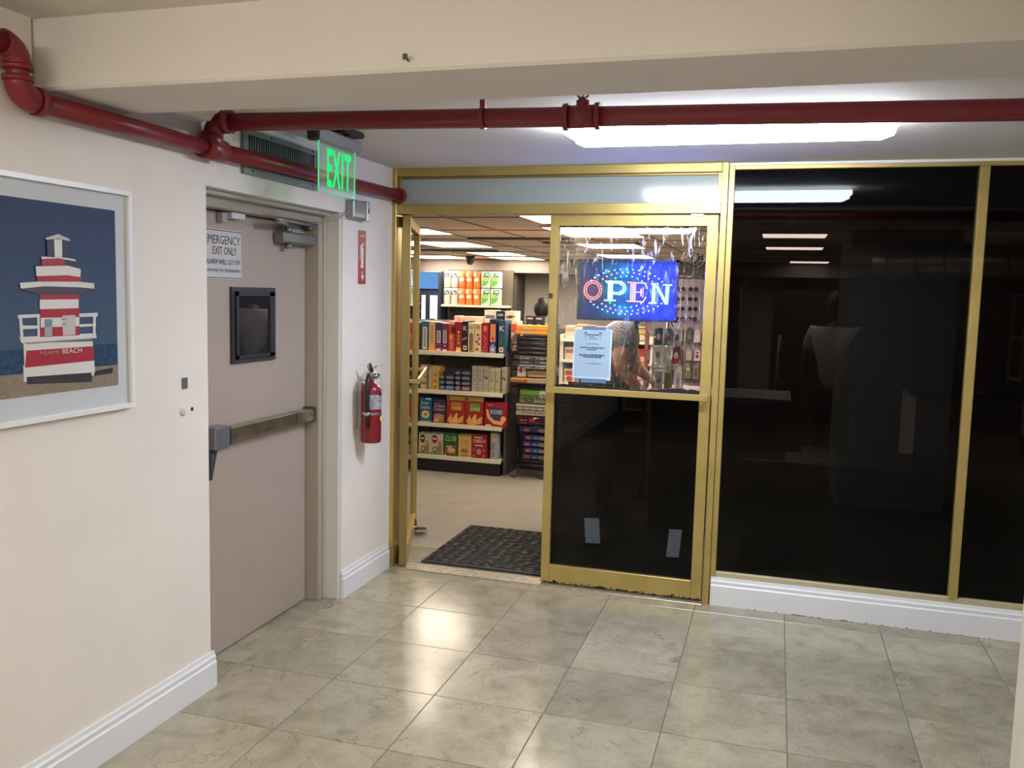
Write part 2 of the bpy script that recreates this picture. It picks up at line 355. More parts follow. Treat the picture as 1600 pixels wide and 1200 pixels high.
# ---- open left leaf, swung into the shop ----
d2 = struct('door_2', loc=(-2.030, 4.655, .01)); d2.rotation_euler.z = math.radians(109)
def Gl(name, *a, m=GOLD, **k): return obj(name, B(*a, bev=.002), m, d2, local=True, **k)
Wd = .86
Gl('stile', 0, .05, -.022, .022, 0, 2.018); Gl('stile', Wd-.05, Wd, -.022, .022, 0, 2.018)
Gl('top_rail', .05, Wd-.05, -.022, .022, 1.962, 2.018); Gl('bottom_rail', .05, Wd-.05, -.022, .022, 0, .10)
obj('pane', B(.05, Wd-.05, -.0025, .0025, .10, 1.962), CLEANG, d2, local=True)
bm = bmesh.new(); box(bm, .03, Wd-.03, -.082, -.068, 1.06, 1.094, bev=.002); box(bm, .03, .05, -.068, -.022, 1.067, 1.087); box(bm, Wd-.05, Wd-.03, -.068, -.022, 1.067, 1.087)
obj('push_bar', bm, GOLD, d2, local=True)
obj('hinge_strip', B(-.014, -.004, -.02, .02, 0, 2.018), GOLDD, d2, local=True)
bm = bmesh.new(); prism(bm, [(Wd-.2, .10), (Wd-.12, .02), (Wd-.10, .02), (Wd-.18, .10)], 'Y', -.035, -.022); box(bm, Wd-.20, Wd-.10, -.10, -.022, .02, .028, rot=Matrix.Rotation(.5, 4, 'Y'))
obj('door_stop', bm, BRASS, d2, local=True)

# ---- fire door in the left wall ----
XD = -2.27
d3 = struct('door_3', loc=(XD, 3.0, 0))
obj('leaf', B(XD-.045, XD, 2.86, 3.952, .004, 1.918, bev=.002), TAUPE, d3)
fp = obj('vision_frame', B(XD, XD+.012, 3.315, 3.66, 1.27, 1.604), mat((.035, .032, .03), .5), d3)
bm = bmesh.new()
for a in ((3.335, 3.352, 1.29, 1.585), (3.60, 3.64, 1.29, 1.585), (3.335, 3.64, 1.29, 1.305), (3.335, 3.64, 1.565, 1.585)): box(bm, XD+.012, XD+.022, *a)
obj('glazing_bead', bm, mat((.02, .018, .017), .5), fp)
obj('vision_glass', B(XD+.012, XD+.015, 3.352, 3.60, 1.305, 1.565), glass((.25, .27, .28), frost=.45, smearcol=(.05, .055, .06)), fp)
# panic bar
bm = B(XD+.012, XD+.062, 3.22, 3.93, .945, 1.005, bev=.004); pbar = obj('panic_bar', bm, BRASS, d3)
obj('end_cap', B(XD+.0, XD+.066, 3.93, 3.95, .938, 1.012, bev=.003), DGREY, pbar); obj('seam', B(XD+.0615, XD+.0635, 3.765, 3.771, .946, 1.004), DGREY, pbar)
obj('lock_housing', B(XD, XD+.075, 3.10, 3.205, .925, 1.02, bev=.006), mat((.22, .22, .24), .35, metal=.5), pbar, label='grey lock case at the end of the bar')
obj('gasket', B(XD+.005, XD+.066, 3.205, 3.222, .935, 1.01), BLACK, pbar); obj('latch_foot', prism(bmesh.new(), [(3.10, .925), (3.15, .925), (3.11, .80), (3.10, .80)], 'X', XD, XD+.05), DGREY, pbar)
cyl(bm := bmesh.new(), (XD+.062, 3.905, .978), (XD+.065, 3.905, .978), .005, seg=10); obj('screw', bm, DGREY, pbar)
# door closer with arm
CLG = mat((.20, .21, .20), .4, metal=.5)
bm = B(XD, XD+.065, 3.655, 3.945, 1.815, 1.868, bev=.008); cl = obj('door_closer', bm, CLG, d3)
cyl(bm := bmesh.new(), (XD+.035, 3.735, 1.862), (XD+.035, 3.735, 1.895), .018); cyl(bm, (XD+.035, 3.735, 1.79), (XD+.035, 3.735, 1.816), .018); obj('spindle', bm, CLG, cl)
bm = bmesh.new(); tube(bm, [(XD+.04, 3.735, 1.893), (XD+.10, 3.60, 1.897), (XD+.12, 3.51, 1.90)], .010, 6); tube(bm, [(XD+.12, 3.50, 1.908), (XD+.09, 3.70, 1.912), (XD+.06, 3.93, 1.915)], .009, 6); box(bm, XD+.02, XD+.07, 3.90, 3.965, 1.905, 1.918)
obj('closer_arm', bm, CLG, cl)
bm = B(XD+.02, XD+.05, 3.915, 3.965, 1.893, 1.915, bev=.005); obj('bracket', bm, STEEL, cl)
# frame (structure)
tr = struct('trim_6', B(XD-.1, XD+.075, 3.956, 3.997, 0, 1.985, bev=.003), TAUPEF)
struct('trim_7', B(XD-.1, XD+.085, 3.997, 4.036, 0, 1.99, bev=.003), mat((.42, .38, .31), .45))
struct('trim_8', B(XD-.1, XD+.075, 2.88, 3.956, 1.922, 1.99, bev=.003), TAUPEF)
struct('trim_9', B(XD-.1, XD+.12, 2.88, 4.0, 1.965, 1.99, bev=.004), mat((.42, .38, .31), .45))
struct('trim_10', B(XD+.084, X0-.005, 4.012, 4.035, 0, 1.985, bev=.003), mat((.62, .60, .54), .5))

# ---- shop shell ----
SF = mat((.25, .225, .185), .35, noise=.10, nscale=5)
struct('floor.001', B(-9, 6, 4.7, 14.2, -.06, -.001), SF)
SW = mat((.20, .175, .15), .8)
struct('wall_back.001', B(-9, 6, 13.8, 14, 0, 2.3), mat((.30, .27, .24), .8))
struct('wall_back.003', B(.1, 6, 13.6, 13.8, 0, 1.94), mat((.05, .045, .04), .8))  # dark panel added to keep the view through the dark window dark
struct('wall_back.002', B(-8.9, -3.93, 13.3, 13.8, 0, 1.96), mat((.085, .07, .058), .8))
struct('trim_11', B(-9, 6, 13.2, 13.8, 1.94, 2.25), mat((.20, .17, .15), .8))
struct('wall_left.002', B(-9.1, -9, 4.7, 14, 0, 2.3), SW); struct('wall_right.001', B(6, 6.1, 4.7, 14, 0, 2.3), SW)
struct('wall_front', B(-9, X0, 4.72, 4.85, 0, 2.6), SW); struct('wall_front.001', B(3, 6, 4.72, 4.85, 0, 2.6), SW)
struct('wall_front.002', B(X0, 3, 4.735, 4.85, 2.088, 2.6), SW)
cs = struct('ceiling.002', B(-9, 6, 4.85, 14, 2.15, 2.25), mat((.72, .62, .55), .85, noise=.05))
# T-bar grid of the shop's ceiling
for i, x in enumerate([-6+.61*k for k in range(0, 17)]): obj('ceiling_runner', B(x-.012, x+.012, 4.86, 13.2, 2.144, 2.15), mat((.30, .25, .21), .6), cs)
for k in range(1, 7): obj('ceiling_tee', B(-8.9, 5.9, 4.86+1.22*k-.012, 4.86+1.22*k+.012, 2.1435, 2.1495), mat((.30, .25, .21), .6), cs)

# ================= LIGHT FITTINGS =================
def wrap_fixture(cx, y0, y1, x0, x1, zt, e, label, name='ceiling_light'):
    t = thing(name, label, 'ceiling light', ((x0+x1)/2, (y0+y1)/2, zt))
    obj('housing', B(x0+.01, x1-.01, y0+.03, y1-.03, zt-.025, zt-.0005), mat((.8, .8, .8), .4), t)
    pr = [(y0, zt-.022), (y1, zt-.022), (y1-.005, zt-.05), (y1-.055, zt-.076), (y0+.055, zt-.076), (y0+.005, zt-.05)]
    bm = bmesh.new(); A = [bm.verts.new((x0+(.05 if z < zt-.06 else 0), y, z)) for y, z in pr]; C = [bm.verts.new((x1-(.05 if z < zt-.06 else 0), y, z)) for y, z in pr]; n = 6
    bm.faces.new(A); bm.faces.new(C[::-1])
    for i in range(n): bm.faces.new((A[i], C[i], C[(i+1) % n], A[(i+1) % n]))
    obj('diffuser', bm, emat((.80, .88, 1.0) if e == FIX_E else (1.0, .95, .86), e), t)
    return t
wrap_fixture(0, 3.46, 3.69, -.845, .388, 2.287, FIX_E, 'bright white wraparound ceiling light behind the long red pipe')
wrap_fixture(0, -.35, -.05, .70, 1.50, 2.36, ROOM_E, 'added unseen ceiling light right of the camera spot, brightening the left wall')  # added out of view to brighten the left wall, hidden behind the pillar
wrap_fixture(0, -.35, -.05, -2.0, -.9, 2.36, ROOM_E, 'ceiling light of the lobby beside the left wall')
wrap_fixture(0, -2.0, -1.7, .85, 1.75, 2.36, ROOM_E, 'added unseen ceiling light brightening the rear of the lobby')  # extra light added out of view for more bounce from the rear
TL = [(-3.5, 9.3, .62, .95), (-3.65, 11.4, .6, .8), (-5.0, 12.6, .8, .9), (-3.75, 12.7, .65, .8), (-1.42, 6.15, .6, .6), (-3.2, 7.35, .62, .62), (-1.5, 7.4, .65, 1.1),
      (-1.72, 9.3, .6, .9), (-1.95, 11.7, .62, .9), (.1, 7.7, .5, .5), (.13, 9.5, .55, .5), (.38, 12.8, .5, .6)]
WH = ['over the middle of the shop, seen above the towels', 'fourth row back, right of the first panel', 'far left by the blue display', 'far back, right above the back wall', 'cut by the door header at the top', 'beside the top of the open door leaf', 'nearest one seen through the right door glass',
      'second one seen through the right door glass', 'just above the open sign', 'highest pink bar behind the dark window', 'middle bar behind the dark window', 'lowest bar behind the dark window']
for (x, y, a, b), wl_ in zip(TL, WH):
    t = thing('ceiling_panel_light', 'recessed fluorescent panel in shop ceiling, '+wl_, 'ceiling light', (x, y, 2.15), 'recessed panels in the shop ceiling')
    bm = bmesh.new()
    for q in ((x-a/2-.02, x-a/2, y-b/2-.02, y+b/2+.02), (x+a/2, x+a/2+.02, y-b/2-.02, y+b/2+.02), (x-a/2, x+a/2, y-b/2-.02, y-b/2), (x-a/2, x+a/2, y+b/2, y+b/2+.02)): box(bm, *q, 2.135, 2.1495)
    obj('frame', bm, CREAM, t); obj('diffuser', B(x-a/2, x+a/2, y-b/2, y+b/2, 2.138, 2.1495), emat((1, .86, .68), TROFF_E), t)

# ================= RED SPRINKLER PIPE =================
pr = .033; xw = X0+.05
pp = thing('sprinkler_pipe', 'red painted sprinkler pipe running along left wall and across below ceiling', 'pipe', (xw, 2.9, 2.1))
bend = lambda c, u, v, r, a, b: tube(bmesh.new(), arc(c, u, v, r, a, b, 8), pr*1.12, 14)
zlo = 2.115; RZ = 2.207; yT = 2.90
tube(bm := bmesh.new(), [(xw, 2.07, zlo), (xw, yT, zlo)], pr*.9, 16); obj('pipe_run', bm, RED, pp)
tube(bm := bmesh.new(), [(xw, yT, zlo), (xw, 4.60, 2.135)], pr*.92, 16); obj('pipe_run', bm, RED, pp)
cyl(bm := bmesh.new(), (xw, 4.585, 2.135), (xw, 4.618, 2.135), .042); obj('end_cap', bm, RED, pp)
tube(bm := bmesh.new(), [(xw, 2.018, zlo+.04), (xw, 2.018, 2.205)], pr*.9, 16); obj('pipe_run', bm, RED, pp)
tube(bm := bmesh.new(), [(xw, 1.975, 2.25), (xw, 1.2, 2.25)], pr*.9, 16); obj('pipe_run', bm, RED, pp)
obj('elbow', bend((xw, 2.068, zlo+.05), (0, -1, 0), (0, 0, -1), .05, 0, 90), RED, pp)
obj('elbow', bend((xw, 1.968, 2.20), (0, 1, 0), (0, 0, 1), .05, 0, 90), RED, pp)
for a, b in (((xw, 2.075, zlo), (xw, 2.10, zlo)), ((xw, 2.018, zlo+.042), (xw, 2.018, zlo+.056)), ((xw, 2.018, 2.188), (xw, 2.018, 2.202))):
    cyl(bm := bmesh.new(), a, b, .041); obj('collar', bm, RED, pp)
# tee and riser to the crossing run
cyl(bm := bmesh.new(), (xw, yT-.055, zlo), (xw, yT+.065, zlo), .042); cyl(bm, (xw, yT, zlo), (xw, yT, zlo+.06), .042)
obj('tee', bm, RED, pp)
obj('elbow', bend((xw+.055, yT, RZ-.045), (-1, 0, 0), (0, 0, 1), .05, 0, 90), RED, pp)
cyl(bm := bmesh.new(), (xw+.05, yT, RZ+.005), (xw+.085, yT+.003, RZ+.005), .044); obj('collar', bm, RED, pp)
XE = 3.0; yE = yT+.075*(XE+2.05)
def pc(x): return Vector((x, yT+.03*(x+2.05), RZ+.004-.012*(x+2.05)))
tube(bm := bmesh.new(), [pc(xw+.05), pc(XE)], pr, 16); obj('pipe_run', bm, RED, pp, label='long red run crossing in front of the light')
# coupling with sprinkler head
c = pc(-.655)
bm = bmesh.new(); cyl(bm, c+Vector((-.06, 0, 0)), c+Vector((.06, 0, 0)), .038); cyl(bm, c+Vector((-.062, 0, 0)), c+Vector((-.045, 0, 0)), .045); cyl(bm, c+Vector((.045, 0, 0)), c+Vector((.062, 0, 0)), .045); cyl(bm, c, c+Vector((0, 0, .052)), .022)
obj('coupling', bm, RED, pp)
bm = bmesh.new(); cyl(bm, c+Vector((0, 0, .048)), c+Vector((0, 0, .062)), .015, seg=8)
for s in (-1, 1): tube(bm, [c+Vector((s*.008, 0, .06)), c+Vector((s*.017, 0, .066)), c+Vector((s*.018, 0, .077)), c+Vector((s*.010, 0, .084))], .0035, 6)
cyl(bm, c+Vector((0, 0, .06)), c+Vector((0, 0, .076)), .003, seg=6)
obj('sprinkler_head', bm, mat((.10, .08, .10), .4, metal=.6), pp, label='dark metal sprinkler head on top of the pipe')
c = pc(-1.0)
bm = bmesh.new(); cyl(bm, c+Vector((-.008, 0, 0)), c+Vector((.008, 0, 0)), pr+.004, seg=18); box(bm, c.x-.009, c.x+.009, c.y-.012, c.y+.012, c.z+.03, 2.2865)
obj('hanger', bm, RED, pp)

# ================= WALL VENT =================
vt = thing('vent_grille', 'grey metal vent grille with dark vertical blades high on left wall', 'vent', (X0, 3.46, 2.067))
bm = bmesh.new(); a, b, c, d = 3.16, 3.757, 2.062, 2.243; q = .032
for k in ((a, b, c, c+q), (a, b, d-q*.7, d), (a, a+q, c+q, d-q*.7), (b-q, b, c+q, d-q*.7)): box(bm, X0+.001, X0+.016, *k)
obj('frame', bm, GREYP, vt); obj('backing', B(X0+.0005, X0+.002, a+q, b-q, c+q, d-q*.7), BLACK, vt)
b0 = None
for i in range(30):
    y = a+q+.012+i*(b-a-2*q-.02)/29
    if b0 is None: b0 = obj('blade', box(bmesh.new(), X0+.002, X0+.006, y-.0035, y+.0035, c+q, d-q*.7), mat((.20, .22, .21), .5), vt); y00 = y
    else: o = b0.copy(); COL.objects.link(o); o.location = (0, y-y00, 0)
for yy, zz in ((a+.06, c+.015), (b-.05, c+.015), (b-.05, d-.01), (a+.2, d-.01)):
    cyl(bm := bmesh.new(), (X0+.015, yy, zz), (X0+.018, yy, zz), .005, seg=8); obj('screw', bm, BLACK, vt)

# ================= EXIT SIGN =================
xe = -1.812; ex = thing('exit_sign', 'green edge-lit exit sign hanging from the ceiling by the fire door', 'exit sign', (xe, 3.42, 2.287))
bm = B(xe-.022, xe+.022, 3.225, 3.615, 2.203, 2.252, bev=.008); obj('housing', bm, mat((.26, .255, .27), .45), ex)
obj('end_cap', B(xe-.026, xe+.026, 3.205, 3.235, 2.195, 2.262, bev=.008), BLACK, ex)
obj('canopy', B(xe-.04, xe+.04, 3.42, 3.60, 2.262, 2.2865, bev=.008), BLACK, ex); cyl(bm := bmesh.new(), (xe, 3.5, 2.25), (xe, 3.5, 2.265), .012); obj('stem', bm, BLACK, ex)
pl = obj('acrylic_panel', B(xe-.003, xe+.003, 3.262, 3.578, 2.003, 2.205), glass((.86, .95, .88), frost=.10, smearcol=(.6, .9, .65)), ex)
EG = emat((.01, .85, .16), .38); EG2 = emat((.10, 1, .35), .2)
design('lettering', ex, (xe+.0035, 3.262, 2.003), YU, ZU, [('t', 'EXIT', .20, .12, .86, .88, .022, EG)], W=.316, H=.202)
bm = bmesh.new(); box(bm, xe-.0032, xe+.0032, 3.5785, 3.580, 2.003, 2.203); box(bm, xe-.0032, xe+.0032, 3.262, 3.578, 2.0012, 2.0028); box(bm, xe-.0032, xe+.0032, 3.2602, 3.2616, 2.003, 2.203)
obj('glowing_edge', bm, EG2, ex, label='panel edge glowing green')
# alarm box under the sign, with its cable to the door contact
ab = thing('alarm_box', 'small grey metal box on wall corner above the extinguisher sign', 'alarm box', (X0, 4.14, 1.965))
obj('casing', B(X0+.0005, X0+.05, 4.06, 4.20, 1.965, 2.055, bev=.006), mat((.30, .31, .31), .4, metal=.4), ab)
obj('side_plate', B(X0+.0, X0+.055, 4.20, 4.235, 1.96, 2.062, bev=.002), mat((.5, .5, .48), .4, metal=.5), ab); obj('key_slot', B(X0+.055, X0+.057, 4.212, 4.222, 2.0, 2.022), BLACK, ab)
tube(bm := bmesh.new(), [(X0+.03, 4.065, 2.0), (X0+.025, 4.03, 1.985), (X0+.012, 3.99, 1.958), (X0-.03, 3.955, 1.945), (XD+.125, 3.9, 1.935), (XD+.10, 3.7, 1.93), (XD+.12, 3.52, 1.935), (XD+.06, 3.44, 1.928), (XD+.05, 3.33, 1.926)], .0035, 6)
obj('cable', bm, mat((.35, .32, .27), .5), ab)
dc = thing('door_contact', 'small white magnetic door contact above the emergency notice', 'door sensor', (XD, 3.3, 1.90))
obj('magnet', B(XD+.001, XD+.03, 3.225, 3.262, 1.872, 1.915, bev=.003), mat((.35, .34, .33), .4), dc); obj('switch_body', B(XD+.001, XD+.045, 3.275, 3.37, 1.893, 1.92, bev=.003), mat((.65, .64, .66), .4), dc)

# ================= SIGNS =================
es = obj('emergency_sign', B(XD+.0005, XD+.004, 3.118, 3.408, 1.634, 1.846, bev=.001), mat((.55, .52, .50), .5)); tag(es, 'white emergency exit only notice with black lettering on the fire door', 'sign')
K = (.03, .028, .03)
fr = .012
design('lettering', es, (XD+.004, 3.118, 1.634), YU, ZU, [('r', .015, .025, .985, .04, K), ('r', .015, .96, .985, .975, K), ('r', .97, .03, .98, .97, K), ('r', .02, .03, .03, .97, K),
    ('t', 'EMERGENCY', .07, .70, .93, .87, .0, K), ('t', 'EXIT ONLY', .25, .49, .84, .65, .0, K), ('t', 'ALARM WILL GO OFF', .09, .30, .93, .40, .0, K), ('t', '$100 FINE FOR TRESPASSING', .08, .14, .93, .21, .0, K)], W=.290, H=.212, step=.0002)
fs = obj('extinguisher_sign', B(X0+.0005, X0+.003, 4.207, 4.292, 1.636, 1.915, bev=.001), mat((.33, .02, .02), .45)); tag(fs, 'narrow red fire extinguisher sign with white pictogram and arrow', 'sign')
Wt = (.75, .72, .70)
design('pictogram', fs, (X0+.003, 4.207, 1.636), YU, ZU, [('t', 'FIRE', .22, .875, .78, .915, .004, Wt), ('r', .30, .30, .66, .64, Wt), ('e', .48, .64, .18, .05, Wt), ('r', .40, .66, .56, .74, Wt), ('p', [(.30, .72), (.72, .78), (.72, .75), (.34, .70)], Wt),
    ('p', [(.14, .45), (.20, .45), (.24, .66), (.42, .72), (.42, .75), (.20, .70)], Wt), ('r', .34, .36, .38, .60, (.33, .02, .02)), ('r', .44, .14, .56, .24, Wt), ('p', [(.28, .16), (.72, .16), (.5, .06)], Wt)], W=.085, H=.279, step=.0002)

# ================= WALL ODDMENTS =================
o = obj('plain_plate', B(X0+.0005, X0+.006, 2.772, 2.80, 1.222, 1.262, bev=.001), mat((.18, .18, .18), .4, metal=.5)); tag(o, 'tiny plain dark plate in place of a printed code panel left of the fire door', 'wall plate')  # plain plate put in for a small panel printed with a code
lathe(bm := bmesh.new(), (X0+.0005, 2.775, 1.133), [(.014, 0), (.014, .003), (.009, .006), (.003, .006)], axis='X'); o = obj('wall_button', bm, mat((.60, .56, .50), .5)); tag(o, 'small round cream button on white wall beside a dark hole', 'button')
lathe(bm := bmesh.new(), (X0+.0002, 2.83, 1.139), [(.0075, 0), (.0075, .0012), (.003, .0014)], axis='X', seg=12); o = obj('hole_patch', bm, mat((.02, .016, .014), .8)); tag(o, 'dark round patch put in for a small hole in white wall near the door corner', 'disk')  # dark colour stands in for the shade inside an open hole
# ================= FIRE EXTINGUISHER =================
cx, cy = X0+.078, 4.215
fe = thing('fire_extinguisher', 'red fire extinguisher with black hose hanging on wall by shop door', 'fire extinguisher', (cx, cy, .805))
R_ = .054
lathe(bm := bmesh.new(), (cx, cy, 0), [(R_*.6, .802), (R_*.93, .805), (R_, .815), (R_, 1.075), (R_*.93, 1.095), (R_*.7, 1.112), (R_*.36, 1.122), (R_*.3, 1.135)], 28); obj('cylinder', bm, mat((.20, .012, .018), .28), fe)
# label wraps round the front
def wrap(z0, z1, a0, a1, m, name, r=R_+.0008, n=10, lab=None):
    bm = bmesh.new(); rows = [[bm.verts.new((cx+r*math.cos(math.radians(a0+(a1-a0)*i/n)), cy+r*math.sin(math.radians(a0+(a1-a0)*i/n)), z)) for i in range(n+1)] for z in (z0, z1)]
    for i in range(n): bm.faces.new((rows[0][i], rows[0][i+1], rows[1][i+1], rows[1][i])).smooth = True
    return obj(name, bm, m, fe, label=lab)
wrap(.985, 1.062, -85, 40, mat((.36, .36, .38), .5, noise=.4, nscale=60), 'label_band'); wrap(1.055, 1.064, -20, 40, BLACK, 'label_title', r=R_+.0014)
for k in range(5): wrap(.992+k*.012, .995+k*.012, -78, -35 if k % 2 else -45, mat((.10, .10, .11), .5), 'label_line', r=R_+.0014); wrap(.992+k*.012, .996+k*.012, -20, 25, mat((.10, .10, .11), .5), 'label_line', r=R_+.0014)
wrap(.955, .968, -120, 30, STEEL, 'strap', r=R_+.0015)
lathe(bm := bmesh.new(), (cx+.051, cy+.012, .932), [(.016, 0), (.016, .003), (.012, .004)], axis='X', seg=14); obj('inspection_seal', bm, mat((.70, .62, .12), .4), fe)
bm = bmesh.new(); cyl(bm, (cx, cy, 1.13), (cx, cy, 1.175), .014); box(bm, cx-.014, cx+.014, cy-.03, cy+.03, 1.15, 1.178, bev=.004); cyl(bm, (cx+.01, cy+.015, 1.155), (cx+.03, cy+.015, 1.155), .014); obj('valve', bm, STEEL, fe)
bm = bmesh.new(); tube(bm, [(cx, cy-.01, 1.178), (cx, cy-.03, 1.20), (cx, cy-.045, 1.215)], .006, 6); tube(bm, [(cx, cy, 1.185), (cx, cy+.06, 1.205), (cx, cy+.115, 1.212)], .005, 6); tube(bm, [(cx, cy, 1.172), (cx, cy+.07, 1.165), (cx, cy+.11, 1.15)], .005, 6)
obj('carry_handle', bm, STEEL, fe)
bm = bmesh.new(); tube(bm, [(cx+.01, cy-.005, 1.18), (cx+.012, cy-.025, 1.20), (cx+.01, cy-.04, 1.225)], .007, 6); obj('safety_tie', bm, BLACK, fe)
tube(bm := bmesh.new(), [(cx+.005, cy-.02, 1.165), (cx+.01, cy-.055, 1.16), (cx+.012, cy-.072, 1.13), (cx+.014, cy-.077, 1.08), (cx+.014, cy-.076, 1.0), (cx+.014, cy-.072, .94), (cx+.012, cy-.066, .895)], [.011, .012, .013, .013, .012, .011, .014], 10)
obj('hose', bm, BLACK, fe); cyl(bm := bmesh.new(), (cx+.014, cy-.074, .955), (cx+.014, cy-.075, .973), .0145); obj('hose_clip', bm, STEEL, fe)
bm = B(X0+.0005, X0+.03, cy-.015, cy+.015, .88, 1.12, bev=.002); obj('wall_bracket', bm, STEEL, fe)
bm = bmesh.new(); prism(bm, [(cy+.07, 1.165), (cy+.085, 1.16), (cy+.125, 1.06), (cy+.105, 1.055)], 'X', cx+.015, cx+.016); obj('inspection_tag', bm, mat((.50, .45, .38), .6), fe)

# ================= FRAMED PICTURE =================
PX = X0+.022
pc_ = thing('framed_picture', 'white framed photograph of red and white striped beach lifeguard tower', 'picture', (X0, 2.17, 1.187))
bm = bmesh.new(); ya, yb, za, zb, q = 1.80, 2.497, 1.187, 1.912, .017
for k in ((ya, yb, za, za+q), (ya, yb, zb-q, zb), (ya, ya+q, za+q, zb-q), (yb-q, yb, za+q, zb-q)): box(bm, X0+.001, PX+.004, *k, bev=.001)
obj('frame', bm, mat((.78, .78, .78), .35), pc_); obj('mat_board', B(X0+.002, PX-.012, ya+q, yb-q, za+q, zb-q), mat((.66, .68, .69), .7), pc_)
yP0, yP1, zP0, zP1 = 1.87, 2.430, 1.268, 1.842
sky = bpy.data.materials.new('print_sky'); sky.use_nodes = True; nt = sky.node_tree; g_ = nt.nodes.new('ShaderNodeTexCoord'); sx = nt.nodes.new('ShaderNodeSeparateXYZ'); r = nt.nodes.new('ShaderNodeValToRGB')
nt.links.new(g_.outputs['Generated'], sx.inputs[0]); nt.links.new(sx.outputs[2], r.inputs[0]); nt.links.new(r.outputs[0], nt.nodes['Principled BSDF'].inputs['Base Color']); nt.nodes['Principled BSDF'].inputs['Roughness'].default_value = .6
r.color_ramp.elements[0].position = .3; r.color_ramp.elements[0].color = (.055, .10, .17, 1); r.color_ramp.elements[1].position = .95; r.color_ramp.elements[1].color = (.014, .035, .105, 1)
obj('print_sky', B(PX-.012, PX-.0112, yP0, yP1, zP0, zP1), sky, pc_)
SEA = mat((.012, .055, .12), .6, noise=.5, nscale=60); SAND = mat((.30, .23, .16), .7, noise=.15, nscale=120)
